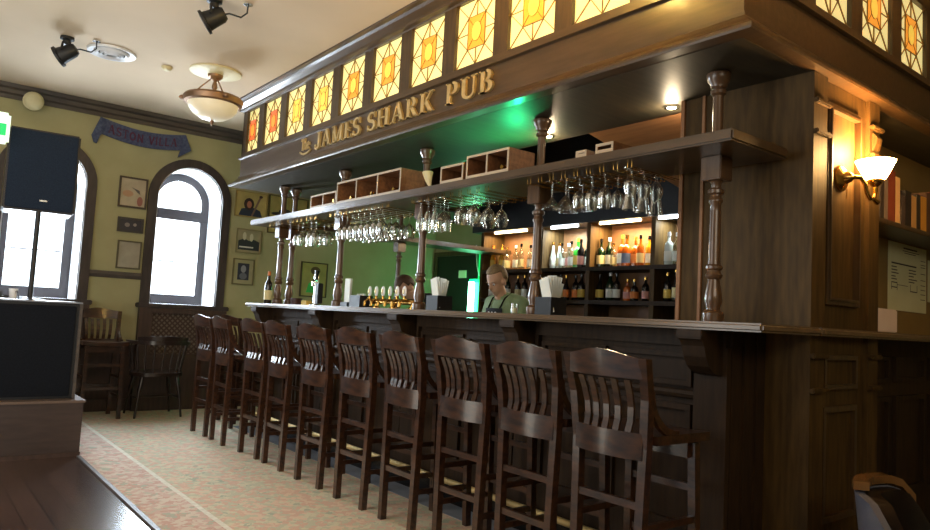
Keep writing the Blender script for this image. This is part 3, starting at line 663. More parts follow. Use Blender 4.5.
# bottles lying in crates
def lying(y, z, col, label, x=2.66):
    t = thing('wine_bottle', label, 'bottle', (x, y, z))
    prof = [(.03, 0), (.032, .01), (.032, .10), (.012, .125), (.011, .155)]
    obj('body', lathe(B(), prof, seg=14, mtx=Matrix.Rotation(-PI/2, 4, 'Y') @ Matrix.Translation((0, 0, -.16))), BM[col], t, smooth=True)
    obj('capsule', lathe(B(), [(.013, .135), (.013, .165)], seg=12, mtx=Matrix.Rotation(-PI/2, 4, 'Y') @ Matrix.Translation((0, 0, -.16))), capm['gold'], t, smooth=True)
for k, y in enumerate((4.2, 4.5, 4.80)): lying(y, 1.9975+.0325, 'dark', 'dark wine bottle lying in the %s compartment of the long crate' % ['near', 'middle', 'far'][k])
lying(5.08, 2.031, 'dark', 'dark wine bottle lying in the low crate at the far end of the shelf')
lying(3.05, 2.031, 'dark', 'dark wine bottle lying in the crate above the round glasses')
# cream jug / horn
hn = thing('drinking_horn', 'cream curved drinking horn on the shelf beside the middle column', 'drinking horn', (2.72, 3.86, 1.986))
pts = [(0, .03*math.cos(a)-.03+.08*k/8*0, .012+.13*k/8) for k, a in ((k, k/8*1.4) for k in range(9))]
obj('horn', tube(B(), [(0, -.03+.05*math.sin(k/8*1.5), .012+.12*k/8) for k in range(9)], [.006+.004*k for k in range(9)], 12), cream, hn, smooth=True)
obj('stand', lathe(B(), [(.03, 0), (.03, .008), (.01, .014)], seg=14, cy=-.03), cratem, hn, smooth=True)

# ------------------------------------------------------------------ things on the worktop
ZT = 1.190
def menus(y, x, label, n=6, h=.155, seedv=1, pale=whitepaper):
    rnd = random.Random(seedv)
    t = thing('menu_holder', label, 'menu holder', (x, y, ZT))
    cupw = .062
    bm = B(); box(bm, -cupw, cupw, -cupw, cupw, 0, .006)
    for a in ((-cupw, -cupw+.005, -cupw, cupw), (cupw-.005, cupw, -cupw, cupw), (-cupw+.005, cupw-.005, -cupw, -cupw+.005), (-cupw+.005, cupw-.005, cupw-.005, cupw)): box(bm, a[0], a[1], a[2], a[3], .006, .10)
    obj('cup', bm, blackm, t)
    for k in range(n):
        a = (k-(n-1)/2)*.10; off = (k-(n-1)/2)*.012; xx = -.04+.014*k
        m = Matrix.Translation((xx, off, .01)) @ Matrix.Rotation(a, 4, 'X')
        obj('menu_card', box(B(), -.001, .001, -.035, .035, .05*0, h+.045+rnd.uniform(-.015, .015), m), pale, t)
menus(3.83, 2.84, 'dark holder fanned with white paper menus right of the middle column', seedv=2)
menus(2.80, 2.85, 'holder fanned with white paper menus right of the second column from the near end', seedv=5, n=7)
nb = thing('napkin_holder', 'white paper napkins standing upright in a small holder beside the fourth column', 'napkin holder', (2.86, 5.10, ZT))
obj('base', bbox_bev(B(), -.04, .04, -.06, .06, 0, .04, .004), blackm, nb)
obj('napkins', box(B(), -.02, .0, -.055, .03, .04, .23), whitepaper, nb); obj('front_napkins', box(B(), -.03, -.022, -.07, -.005, .04, .19), whitepaper, nb)
cd_ = thing('bar_caddy', 'dark plastic bar caddy left of the row of beer taps', 'caddy', (2.87, 4.91, ZT))
bm = B(); box(bm, -.06, .06, -.08, .08, 0, .006); box(bm, -.06, -.055, -.08, .08, .006, .095); box(bm, .055, .06, -.08, .08, .006, .095); box(bm, -.055, .055, -.08, -.075, .006, .095); box(bm, -.055, .055, .075, .08, .006, .095); obj('tray', bm, blackm, cd_)
for k in range(3): obj('straw_bundle', lathe(B(), [(.012, .007), (.012, .11)], cy=-.045+.045*k, seg=10), LM['white'], cd_, smooth=True)
# taps
mf = thing('tap_manifold', 'polished brass manifold carrying six beer taps on the worktop', 'beer tap rail', (2.90, 4.18, ZT))
bm = B(); tube(bm, [(0, 0, .055), (0, .60, .055)], .022, 12); obj('pipe', bm, brass, mf, smooth=True)
for y in (.05, .3, .55): obj('foot', lathe(B(), [(.035, 0), (.035, .01), (.018, .02), (.016, .035)], cy=y, seg=14), brass, mf, smooth=True)
tp0 = None
for k in range(6):
    loc = (2.875, 4.74-.096*k, ZT+.05); lb = 'brass beer tap with white oval badge, %s from the left of six' % ORD[k]
    if tp0 is None:
        t = tp0 = thing('beer_tap', lb, 'beer tap', loc, 0, 'beer taps on the brass manifold')
        obj('spout', tube(B(), [(.0, 0, .01), (-.05, 0, .015), (-.07, 0, 0), (-.072, 0, -.035)], .011, 8), brass, t, smooth=True)
        obj('stem', lathe(B(), [(.012, .015), (.009, .03), (.012, .045)], cx=-.03, seg=10), brass, t, smooth=True)
        obj('badge', sphere(B(), (-.03, 0, .078), .010, .024, .040), whitem, t, smooth=True)
        obj('badge_emblem', sphere(B(), (-.0405, 0, .078), .002, .012, .022), gold, t, smooth=True)
    else: dup(tp0, loc, 0, lb, 'beer taps on the brass manifold')
# chrome tap tower
tt = thing('tap_tower', 'tall chrome beer tap tower with black handle left of the fourth column', 'beer tap', (2.9, 5.76, ZT))
obj('base', lathe(B(), [(.05, 0), (.05, .01), (.03, .02)], seg=16), chrome, tt, smooth=True)
obj('column', lathe(B(), [(.02, .02), (.02, .27), (.012, .30)], seg=14), chrome, tt, smooth=True)
obj('spout', tube(B(), [(0, 0, .22), (-.04, -.04, .22), (-.06, -.06, .205), (-.062, -.062, .17)], .014, 10), chrome, tt, smooth=True)
obj('handle', tube(B(), [(-.02, -.04, .235), (-.02, -.045, .31)], [.012, .02], 10), blackgloss, tt, smooth=True)
obj('dark_body', bbox_bev(B(), -.02, .03, -.085, -.022, .02, .20, .006), blackm, tt)
o = bottle('dark', 'cream', 'orange', .31, .036, 0); o.location = (2.80, 6.56, ZT); o['label'] = 'dark bottle with tan top left of the far corner column'
ct = thing('condiment_tub', 'low dark red-brown tub on the worktop right of the paired far columns', 'tub', (2.95, 6.25, ZT))
obj('tub', lathe(B(), [(.05, 0), (.06, .06), (.06, .065), (.052, .065), (.045, .012)], seg=18, cap=True), mat('tub_red', (58, 30, 28), .4), ct, smooth=True)
tn = obj('tan_box', bbox_bev(B(), -.03, .03, -.05, .05, 0, .045, .004), LM['yellow'], loc=(2.95, 6.03, ZT)); tag(tn, 'small tan box on the worktop left of the chrome tap tower', 'box')
gt = thing('candle_glass', 'small glass with pale content left of the second column base', 'glass', (2.80, 3.04, ZT))
obj('tumbler', lathe(B(), [(.018, 0), (.02, .004), (.023, .06), (.0215, .06), (.018, .006)], seg=14, cap=False), glass, gt, smooth=True)
obj('wax', lathe(B(), [(.016, .005), (.017, .035)], seg=12), cream, gt, smooth=True)
# small upturned tumblers at the right back bar counter
for k in range(3):
    o = obj('tumbler', lathe(B(), [(.032, 0), (.030, .07), (.0, .075)], seg=14, cap=False), glass, loc=(5.52, 3.86+.085*k, 1.101+.001), smooth=True)
    tag(o, 'upturned tumbler in the right-hand back bar bay below the shelves', 'glass', 'upturned tumblers on the back bar')
# white card box on right counter
pb = thing('napkin_box', 'pale pink card dispenser with two slots on the worktop right of the pier', 'box', (3.84, 1.575, ZT+.0))
obj('carton', bbox_bev(B(), 0, .34, -.05, .05, 0, .125, .006), pinkbox, pb)
for x in (.08, .20): obj('slot', box(B(), x-.035, x+.035, -.02, .01, .1252, .1262), ink, pb)

# ------------------------------------------------------------------ right recess: shelf, books, papers
bs = thing('book_shelf', 'dark wooden shelf above the papers right of the wall lamp', 'shelf', (3.812, 1.55, 1.77))
obj('board', bbox_bev(B(), 0, 3.2, 0, .229, 0, .028, .004), walnut, bs)
bcols = [((96, 90, 84), .030, .19, 'grey'), ((52, 40, 34), .022, .195, 'dark brown'), ((120, 104, 92), .026, .20, 'taupe'), ((128, 52, 28), .055, .235, 'thick red-brown'), ((226, 178, 118), .034, .215, 'cream'), ((70, 56, 50), .03, .14, 'small dark grey'), ((34, 26, 26), .05, .17, 'black'), ((196, 150, 86), .04, .155, 'tan'), ((50, 42, 34), .034, .17, 'dark green'), ((212, 152, 52), .05, .17, 'golden'), ((90, 60, 40), .04, .2, 'brown'), ((150, 60, 40), .05, .21, 'brick red'), ((60, 70, 80), .05, .19, 'slate'), ((180, 150, 110), .05, .2, 'sand')]
x = 4.0
for i, (c, tw, h, nm) in enumerate(bcols):
    tw *= 1.75; h *= 1.2
    t = thing('book', nm + ' book on the shelf under the canopy, %s from the left' % (ORD[i] if i < 12 else 'far beyond, number %d' % (i+1)), 'book', (x, 1.565, 1.7985), 0, 'books on the right-hand shelf')
    m_ = mat('cover_'+nm.replace(' ', '_'), c, .55, c2=tuple(min(255, v+14) for v in c), scale=12)
    bm = B(); box(bm, 0, .003, 0, .16, 0, h); box(bm, tw-.003, tw, 0, .16, 0, h); box(bm, .003, tw-.003, 0, .004, 0, h); obj('cover', bm, m_, t)
    obj('pages', box(B(), .003, tw-.003, .004, .156, .004, h-.005), paper, t)
    x += tw + (.004 if i != 4 else .02)
    if i in (0,): x += .004
def sheet(x0, x1, z0, z1, label, lines=True):
    t = thing('notice_paper', label, 'paper', (x0, 1.776, z0)); W_, H_ = x1-x0, z1-z0
    obj('sheet', box(B(), 0, W_, -.0, .002, 0, H_), paper, t)
    bm = B(); rnd = random.Random(3)
    def tl(a, b2, z, th=.006): box(bm, a*W_, b2*W_, -.001, 0, z*H_, z*H_+th)
    tl(.38, .74, .93, .009); tl(.36, .8, .895, .004); tl(.4, .7, .865, .004)
    tl(.08, .72, .68, .009)
    for k, z in enumerate((.63, .585, .54, .49, .45)):
        tl(.08, .08+rnd.uniform(.1, .22), z, .006); tl(.52, .52+rnd.uniform(.12, .24), z-.01, .006)
    tl(.08, .22, .40); tl(.08, .22, .33); tl(.22, .5, .375, .003); tl(.56, .56+.18, .30)
    for a in (.08, .56): box(bm, a*W_, a*W_+.004, -.001, 0, .30*H_, .41*H_)
    for a in (.22, .74): box(bm, a*W_, a*W_+.004, -.001, 0, .30*H_, .41*H_)
    for z in (.8, .74, .7, .6, .5, .42, .35, .28, .2): tl(.84, .97, z, .004)
    if lines: obj('printing', bm, ink, t)
    else: bm.free()
sheet(4.72, 5.34, 1.34, 1.765, 'cream notice sheet with small printing on the wall below the book shelf')
sheet(5.37, 5.9, 1.42, 1.70, 'second paler sheet at the right edge of the frame', False)
# wall lamp
wl = thing('wall_lamp', 'lit brass wall lamp with white flared glass shade on the pier', 'wall lamp', (3.42, 1.498, 1.90))
Rx = Matrix.Rotation(PI/2, 4, 'X')
obj('back_plate', lathe(B(), [(.062, -.0), (.062, .01), (.05, .02), (.03, .028), (.022, .05), (.012, .06)], seg=24, mtx=Rx), brass, wl, smooth=True)
obj('arm', tube(B(), [(.0, -.05, 0), (.03, -.08, -.0), (.055, -.09, -.03), (.06, -.095, -.07), (.085, -.10, -.095), (.12, -.10, -.09), (.14, -.10, -.06), (.14, -.10, -.02)], .010, 10), brass, wl, smooth=True)
obj('finial', tube(B(), [(.12, -.10, -.09), (.16, -.10, -.10), (.185, -.10, -.09)], [.008, .014, .004], 8), brass, wl, smooth=True)
obj('holder', lathe(B(), [(.012, -.03), (.03, -.015), (.034, .0), (.034, .006)], cx=.14, cy=-.10, seg=16), brass, wl, smooth=True)
obj('shade', lathe(B(), [(.036, .004), (.046, .01), (.084, .088), (.086, .094), (.082, .092), (.042, .014)], cx=.14, cy=-.10, seg=24, cap=False), shade_e, wl, smooth=True)
obj('bulb', sphere(B(), (.14, -.10, .075), .028), shade_e, wl, smooth=True)
obj('pull_chain', tube(B(), [(0, -.03, -.05), (0, -.03, -.10)], .002, 6), brass, wl)
point('wall_lamp_glow', (.14, -.10, .15), 19, (1.0, .56, .20), .05, wl)

# ------------------------------------------------------------------ STOOLS
def make_stool(label):
    t = thing('bar_stool', label, 'bar stool')
    # local: back at -x, seat towards +x
    for s in (-1, 1):
        bm = B(); pts = [(-.20, .150*s, .008), (-.195, .158*s, .40), (-.19, .165*s, .70), (-.205, .178*s, .88), (-.245, .190*s, 1.035)]
        rws = []
        for p in pts:
            p = Vector(p); rws.append((p+Vector((0, -.018, 0)), p+Vector((0, .018, 0)), (1, 0, 0)))
        ribbon(bm, rws, .036); obj('leg', bm, stoolm, t)
        bm = B(); beam(bm, (.155, .165*s, .008), (.135, .155*s, .70), .034, .034); obj('leg', bm, stoolm, t)
    # seat, slightly dished, with rounded front
    bm = B(); n = 10; rws = []
    for k in range(n+1):
        y = -.2+.4*k/n; fr = .20-.02*(abs(y)/.2)**3; z = .722+.008*(abs(y)/.2)**2
        rws.append(((-.165, y, z), (fr, y, z), (0, 0, 1)))
    ribbon(bm, rws, .035); obj('seat', bm, stoolm, t, smooth=True)
    obj('apron', box(B(), .10, .13, -.15, .15, .64, .70), stoolm, t)
    def bow(z0, z1, amp, hump, name, wd=.022, yw=.178, xb=None, parent=t):
        bm = B(); n = 12; rws = []
        for k in range(n+1):
            u = -1+2*k/n; y = yw*u; bx = -amp*(1-u*u)
            top = z1+hump*(math.cos(PI*u*1.0)*.5+.5)
            xl = lambda z: -.20-.045*max(0, (z-.80))/.24
            rws.append(((xl(z0)+bx, y, z0), (xl(top)+bx, y, top), (1, 0, 0)))
        ribbon(bm, rws, wd); return obj(name, bm, stoolm, parent, smooth=True)
    bow(.958, 1.035, .035, .028, 'crest_rail', yw=.19)
    bow(.655, .755, .03, 0, 'lower_rail', yw=.165)
    for k in range(5):
        u = (-1+2*(k+.5)/5)*.82; bx = -.033*(1-u*u)
        bm = B(); rws = []
        for j in range(5):
            z = .745+.205*j/4; x = -.20-.045*max(0, z-.80)/.24+bx+.018*math.sin(PI*j/4)
            yy = u*(.155+.02*j/4); rws.append(((x, yy-.014, z), (x, yy+.014, z), (1, 0, 0)))
        ribbon(bm, rws, .010); obj('slat', bm, stoolm, t)
    for s in (-1, 1):
        bm = B(); rws = []
        for j in range(9):
            a = j/8*PI/2; x = -.02-.175*math.sin(a) ; z = .745+.17*(1-math.cos(a)); n_ = Vector((-math.sin(a)*.17, 0, 0))
            p = Vector((x, .182*s, z)); rws.append((p+Vector((0, -.011, 0)), p+Vector((0, .011, 0)), Vector((math.sin(a), 0, math.cos(a))).normalized()))
        ribbon(bm, rws, .028); obj('arm_bracket', bm, stoolm, t, smooth=True)
    for a, b2 in (((-.197, -.155, .485), (-.197, .155, .485)), ((-.198, -.152, .295), (-.198, .152, .295)), ((.148, -.16, .30), (.148, .16, .30)), ((.14, -.155, .52), (.14, .155, .52))):
        obj('stretcher', beam(B(), a, b2, .028, .018, (0, 0, 1)), stoolm, t)
    for s in (-1, 1):
        for z in (.40, .22): obj('stretcher', beam(B(), (-.198, .153*s, z), (.148, .162*s, z), .026, .018, (0, 0, 1)), stoolm, t)
    return t
SY = [1.83, 2.29, 2.76, 3.27, 3.79, 4.34, 4.90, 5.36, 5.95, 6.42]
rots = [0, 0, .02, -.03, .02, .03, -.02, .03, -.04, .03]
sn = ['nearest the camera, at the near end of the row', 'second from the near end of the row', 'third from the near end of the row', 'fourth from the near end of the row', 'fifth from the near end of the row', 'fifth from the far end, where light shows between its slats', 'fourth from the far end of the row', 'third from the far end, against the green wall', 'second from the far end of the row', 'farthest of the row, nearest the windows']
st0 = make_stool('dark wooden slat-back bar stool ' + sn[0]); st0.location = (2.42, SY[0], 0); st0['group'] = 'bar stools along the bar'
for k in range(1, 10):
    dup(st0, (2.42-(.0 if k < 8 else .03), SY[k], 0), rots[k], 'dark wooden slat-back bar stool ' + sn[k], 'bar stools along the bar')
dup(st0, (2.83, 7.0, 0), .15, 'dark bar stool standing beyond the far end of the bar', 'bar stools along the bar')
o = dup(st0, (1.60, 7.62, 0), -PI/2, 'dark bar stool facing the room against the far wall beside the black box', 'bar stools along the bar')

# windsor chair
wc = thing('captain_chair', 'low dark spindle-back captain chair under the right arched window', 'chair', (2.12, 7.62, 0), 0)
darkc = mat('ebonised_wood', (38, 27, 24), .28, c2=(50, 36, 30), scale=7, coat=.5)
bm = B(); n = 14; rws = []
for k in range(n+1):
    y = -.22+.44*k/n; hw = .24*math.sqrt(max(.25, 1-(abs(y)/.26)**3)); rws.append(((-hw, y, .43), (hw, y, .43), (0, 0, 1)))
ribbon(bm, rws, .035); obj('seat', bm, darkc, wc, smooth=True)
bm = B(); rws = []
for k in range(21):
    a = PI*1.12*(k/20)-PI*.06+PI; ex, ey = .285*math.cos(a), -.02+.25*math.sin(a); hz = .745; wd = .035 + .03*math.sin(PI*k/20)
    p = Vector((ex, ey, hz)); n_ = Vector((math.cos(a), math.sin(a), 0)); rws.append((p-n_*.02, p+n_*.02, (0, 0, 1)))
ribbon(bm, rws, .035); obj('top_rail', bm, darkc, wc, smooth=True)
bm = B(); rws = []
for k in range(11):
    a = PI*.6*(k/10)+PI*1.2; ex, ey = .285*math.cos(a), -.02+.25*math.sin(a); rws.append(((ex, ey, .76), (ex*1.02, ey*1.04, .80+.015*math.sin(PI*k/10)), (math.cos(a), math.sin(a), 0)))
ribbon(bm, rws, .02); obj('crest', bm, darkc, wc, smooth=True)
for k in range(11):
    a = PI*1.06*(k/10)-PI*.03+PI; obj('spindle', tube(B(), [(.235*math.cos(a), .19*math.sin(a), .44), (.25*math.cos(a), .205*math.sin(a), .56), (.28*math.cos(a), -.02+.245*math.sin(a), .735)], [.007, .012, .007], 8), darkc, wc, smooth=True)
for sx in (-1, 1):
    for sy in (-1, 1): obj('leg', tube(B(), [(.16*sx, .15*sy, .42), (.185*sx, .17*sy, .28), (.195*sx, .18*sy, .22), (.22*sx, .20*sy, .008)], [.016, .022, .013, .011], 10), darkc, wc, smooth=True)
    obj('stretcher', tube(B(), [(.195*sx, -.18, .2), (.195*sx, 0, .2), (.195*sx, .18, .2)], [.008, .013, .008], 8), darkc, wc, smooth=True)
obj('stretcher', tube(B(), [(-.195, 0, .2), (0, 0, .2), (.195, 0, .2)], [.008, .013, .008], 8), darkc, wc, smooth=True)

# tub chair bottom right
tc_ = thing('tub_chair', 'dark leather tub armchair with bentwood rim and pale shell at the bottom right', 'armchair', (2.965, .90, 0), math.radians(-80))
def ushape(n, R, x0=0):  # open towards +x
    P = [(x0+.26, -R)]
    for k in range(n+1):
        a = -PI/2-PI*k/n; P.append((x0+R*math.cos(a), R*math.sin(a)))
    P.append((x0+.26, R)); return P
U = ushape(16, .29)
bm = B(); rws = []
for i, (x, y) in enumerate(U):
    t_ = i/(len(U)-1); lift = max(0, min(1, (math.sin(PI*t_)-.35)/.5)); n_ = Vector((x if x < 0 else 0, y, 0)).normalized(); zt = .40+.19*lift*lift*(3-2*lift)
    rws.append(((x*.88, y*.88, .24), (x, y, zt), n_))
ribbon(bm, rws, .03); obj('shell', bm, paleleather, tc_, smooth=True)
bm = B(); rws = []
for i, (x, y) in enumerate(U):
    t_ = i/(len(U)-1); lift = max(0, min(1, (math.sin(PI*t_)-.35)/.5)); n_ = Vector((x if x < 0 else 0, y, 0)).normalized(); zt = .425+.19*lift*lift*(3-2*lift); p = Vector((x, y, zt))
    if .38 < t_ < .80: rws.append((p-n_*.03, p+n_*.022, (0, 0, 1)))
ribbon(bm, rws, .03); obj('rim', bm, mat('rim_wood', (112, 78, 42), .25, c2=(132, 94, 54), scale=8, coat=.5), tc_, smooth=True)
bm = B(); rws = []
for i, (x, y) in enumerate(U):
    t_ = i/(len(U)-1); lift = max(0, min(1, (math.sin(PI*t_)-.35)/.5)); n_ = Vector((x if x < 0 else 0, y, 0)).normalized(); zt = .395+.19*lift*lift*(3-2*lift)
    q = Vector((x, y, 0))-n_*.045; rws.append(((q.x*.95, q.y*.95, .37 if zt > .39 else .36), (q.x, q.y, max(zt, .40)), n_))
ribbon(bm, rws, .05); obj('back_padding', bm, leather, tc_, smooth=True)
bm = B(); bbox_bev(bm, -.22, .27, -.22, .22, .28, .40, .03, 3); obj('seat_cushion', bm, leather, tc_, smooth=True)
for sx in (-1, 1):
    for sy in (-1, 1): obj('leg', tube(B(), [(.17*sx, .19*sy, .30), (.2*sx, .21*sy, .0)], [.02, .014], 10), stoolm, tc_, smooth=True)

# ------------------------------------------------------------------ LEFT: stage, black cabinet, speaker
stg = thing('stage_platform', 'low brown wooden stage platform at the left, with a thin top lip', 'stage', (-1.8, 5.85, 0))
obj('platform', box(B(), 0, 2.94, 0, 2.04, 0, .385), mat('stage_board', (56, 44, 41), .5, c2=(66, 52, 48), scale=5, stretch=(1, 4, 6)), stg)
obj('top_lip', bbox_bev(B(), 0, 2.955, -.015, 2.04, .385, .403, .005), mat('stage_top', (110, 92, 82), .35), stg)
obj('skirting', box(B(), 0, 2.945, -.012, 0, 0, .03), dadom, stg)
bx = thing('equipment_cabinet', 'large black equipment cabinet standing on the stage under the loudspeaker', 'cabinet', (-.9, 5.95, .404))
obj('body', bbox_bev(B(), 0, 1.99, 0, .62, 0, .70, .01), blackm, bx)
obj('front_panel', bbox_bev(B(), .02, 1.955, -.012, 0, .02, .68, .005), mat('cabinet_cloth', (19, 22, 28), .8, spec=.1, c2=(26, 29, 36), scale=90), bx)
obj('corner_trim', box(B(), 1.975, 1.995, -.015, .005, 0, .70), greytrim, bx)
obj('top_edge', box(B(), -.002, 1.992, -.014, .62, .70, .712), mat('cabinet_top', (120, 124, 134), .3), bx)
ZB = .404+.713
sp = thing('pole_speaker', 'big black loudspeaker raised on a thin pole in front of the left window', 'loudspeaker', (.775, 6.15, ZB))
obj('pole', lathe(B(), [(.09, 0), (.09, .008), (.02, .015), (.0175, .02), (.0175, .66)], seg=16), blackm, sp, smooth=True)
cm = Matrix.Rotation(math.radians(-4), 4, 'Z')
bm = B(); t2 = B(); bbox_bev(t2, -.235, .235, -.02, .36, .66, 1.275, .012); merge(bm, t2, cm); obj('cabinet', bm, mat('speaker_case', (30, 26, 30), .4), sp)
bm = B(); t2 = B(); bbox_bev(t2, -.22, .22, -.035, -.02, .675, 1.26, .006); merge(bm, t2, cm); gr = obj('front_grille', bm, grille, sp)
obj('badge', box(B(), -.005, .045, -.040, -.035, .735, .747), chrome, gr)
mx = thing('mixer', 'small mixer with cables on top of the black cabinet at the left edge', 'mixer', (.40, 6.05, ZB))
obj('case', bbox_bev(B(), -.3, .19, 0, .24, .0, .05, .006), blackm, mx); obj('top_plate', box(B(), -.29, .18, .01, .23, .05, .056), greytrim, mx)
for k in range(4): obj('knob', lathe(B(), [(.012, .056), (.010, .072)], cx=-.05+.05*k, cy=.06, seg=10), whitem, mx, smooth=True)
obj('cable', tube(B(), [(.18, .08, .03), (.24, .06, .02), (.28, .02, .06), (.30, .05, .006)], .005, 6), blackm, mx, smooth=True)
cn2 = obj('coffee_cup', lathe(B(), [(.022, 0), (.03, .075), (.027, .075), (.02, .004)], seg=14, cap=False), whitem, loc=(.66, 6.1, ZB), smooth=True); tag(cn2, 'small white cup on the black cabinet beside the speaker pole', 'cup')
# exit sign
ex = thing('exit_sign', 'white rounded lit sign with a green panel hanging at the left edge', 'sign', (.36, 6.0, 2.33))
bm = B(); t2 = B(); bbox_bev(t2, -.17, .17, -.02, .02, -.115, .115, .018, 3); merge(bm, t2); obj('case', bm, emi('sign_white', (214, 236, 220), .55), ex, smooth=True)
obj('green_panel', box(B(), -.14, .145, -.0225, -.02, -.055, .03), emi('sign_green', (20, 170, 90), .8), ex)
bm = B(); prism(bm, [(-.03, -.012), (.03, -.012), (.03, -.035), (.075, .0), (.03, .035), (.03, .012), (-.03, .012)], lambda a, b2, t: (a+.03, -.0225-t, b2-.012), 0, .001); obj('arrow', bm, emi('sign_arrow', (235, 255, 240), .8), ex)
obj('hanger', tube(B(), [(-.12, 0, .115), (-.12, 0, .833)], .006, 8), whitem, ex)

# ------------------------------------------------------------------ ceiling things
vt = thing('ceiling_vent', 'round white ceiling air diffuser between the spotlight and the pendant', 'vent', (1.197, 6.285, ZC))
for r0, r1, z in ((.185, .135, -.006), (.125, .10, -.02), (.09, .07, -.026), (.06, .04, -.03)):
    obj('ring', lathe(B(), [(r0, -.001), (r0-.005, z-.012), (r1, z), (r1+.005, z+.004), (r0-.01, -.001)], seg=32, cap=False), whitem, vt, smooth=True)
obj('dark_core', lathe(B(), [(.13, -.001), (.13, -.003)], seg=24), greytrim, vt)
sd = obj('smoke_detector', lathe(B(), [(.045, 0), (.045, -.012), (.03, -.03), (.012, -.034)], seg=20), cream, loc=(1.638, 6.316, ZC), smooth=True); tag(sd, 'small round cream smoke detector on the ceiling left of the pendant', 'smoke detector')
ws = thing('wall_siren', 'round cream alarm sounder overlapping the cornice above the speaker', 'alarm', (.87, YW-.10, 3.03))
obj('dome', lathe(B(), [(.085, 0), (.08, .02), (.06, .04), (.02, .048)], seg=24, mtx=Matrix.Translation((0, 0, 0)) @ Rx), cream, ws, smooth=True)
obj('collar', lathe(B(), [(.09, -.03), (.09, 0)], seg=24, mtx=Rx), cream, ws, smooth=True)
def stage_spot(x, y, label, rz):
    t = thing('stage_spotlight', label, 'spotlight', (x, y, ZC), rz)
    obj('mount', lathe(B(), [(.05, 0), (.05, -.02), (.03, -.03), (.03, -.06)], seg=16), blackm, t, smooth=True)
    m = Matrix.Translation((0, 0, -.13)) @ Matrix.Rotation(math.radians(58), 4, 'Y') @ Matrix.Rotation(0, 4, 'Z')
    obj('can', lathe(B(), [(.04, .085), (.055, .06), (.06, .0), (.066, -.045), (.082, -.05), (.082, -.068), (.06, -.068)], seg=24, mtx=m), blackm, t, smooth=True)
    obj('lens', lathe(B(), [(.07, -.0685), (.05, -.072)], seg=24, mtx=m), mat('lens_'+str(int(x*100)), (120, 112, 112), .25), t, smooth=True)
    obj('yoke', tube(B(), [(0, -.07, -.06), (0, -.09, -.13)], .008, 6), blackm, t)
    obj('cable', tube(B(), [(.045, .0, -.10), (.10, .0, -.085), (.17, .03, -.09), (.21, .02, -.06), (.215, 0, -.01)], .006, 6), blackm, t, smooth=True)
    obj('ceiling_socket', lathe(B(), [(.03, 0), (.03, -.012)], cx=.215, seg=12), chrome, t)
stage_spot(.86, 6.2, 'black ceiling spotlight left of the round vent', math.radians(-30))
stage_spot(1.47, 4.66, 'black ceiling spotlight cut off by the top of the picture', math.radians(-30))
pl = thing('pendant_lamp', 'semi-flush pendant lamp with frosted bowl and bronze rim under a plaster rose', 'pendant lamp', (1.99, 6.12, ZC))
obj('ceiling_rose', lathe(B(), [(.215, 0), (.215, -.012), (.18, -.022), (.12, -.018), (.08, -.03), (.07, -.03)], seg=36), cream, pl, smooth=True)
obj('canopy_cup', lathe(B(), [(.065, -.028), (.062, -.05), (.03, -.075), (.012, -.085), (.02, -.11), (.025, -.14), (.01, -.165)], seg=20), bronze, pl, smooth=True)
for k in range(3):
    a = 2*PI*k/3+.6; obj('arm', tube(B(), [(.04*math.cos(a), .04*math.sin(a), -.07), (.2*math.cos(a), .2*math.sin(a), -.235)], .006, 8), bronze, pl, smooth=True)
    obj('rim_finial', sphere(B(), (.255*math.cos(a), .255*math.sin(a), -.255), .028, .028, .022), bronze, pl, smooth=True)
obj('rim', lathe(B(), [(.20, -.225), (.235, -.225), (.25, -.245), (.24, -.285), (.215, -.295), (.21, -.29), (.22, -.25)], seg=36, cap=False), bronze, pl, smooth=True)
obj('bowl', lathe(B(), [(.212, -.285), (.20, -.33), (.165, -.375), (.11, -.41), (.05, -.427), (.01, -.43)], seg=36), frost, pl, smooth=True)
obj('bottom_finial', lathe(B(), [(.012, -.428), (.02, -.44), (.012, -.455), (.004, -.475)], seg=14), bronze, pl, smooth=True)

pl2 = dup(pl, (1.75, 2.45, ZC), 0, 'added unseen pendant lamp, lit, above the near stools')  # out-of-view copy added for the warm glow on the ceiling
lp = point('unseen_pendant_glow', (0, 0, -.16), 44, (1.0, .66, .18), .08, pl2)
# ------------------------------------------------------------------ far wall pictures, scarf
def picture(x0, x1, z0, z1, label, fcol, bgc, blobs, fw=.018, mount=None, zoff=0):
    t = thing('framed_picture', label, 'picture', ((x0+x1)/2, YW-.002, z0)); W_ = (x1-x0)/2; H_ = z1-z0
    bm = B()
    for a in ((-W_, W_, 0, fw), (-W_, W_, H_-fw, H_), (-W_, -W_+fw, fw, H_-fw), (W_-fw, W_, fw, H_-fw)): box(bm, a[0], a[1], -.022, 0, a[2], a[3])
    obj('frame', bm, mat('frame_'+label[:18].replace(' ', '_'), fcol, .45), t)
    p = obj('print', box(B(), -W_+fw, W_-fw, -.012, -.002, fw, H_-fw), mat('print_'+label[:18].replace(' ', '_'), bgc, .7, c2=tuple(int(v*.9) for v in bgc), scale=9), t)
    for i, (nm, c, poly) in enumerate(blobs):
        bm = B(); prism(bm, [(-W_+fw+u*(2*W_-2*fw), fw+v*(H_-2*fw)) for u, v in poly], lambda a, b2, t_: (a, -.012-.0005*(i+1)*t_-.0001, b2), 0, 1)
        obj(nm, bm, mat('ink_%s_%d' % (label[:14].replace(' ', '_'), i), c, .7), p)
el = lambda cx, cy, rx, ry, n=12: [(cx+rx*math.cos(2*PI*k/n), cy+ry*math.sin(2*PI*k/n)) for k in range(n)]
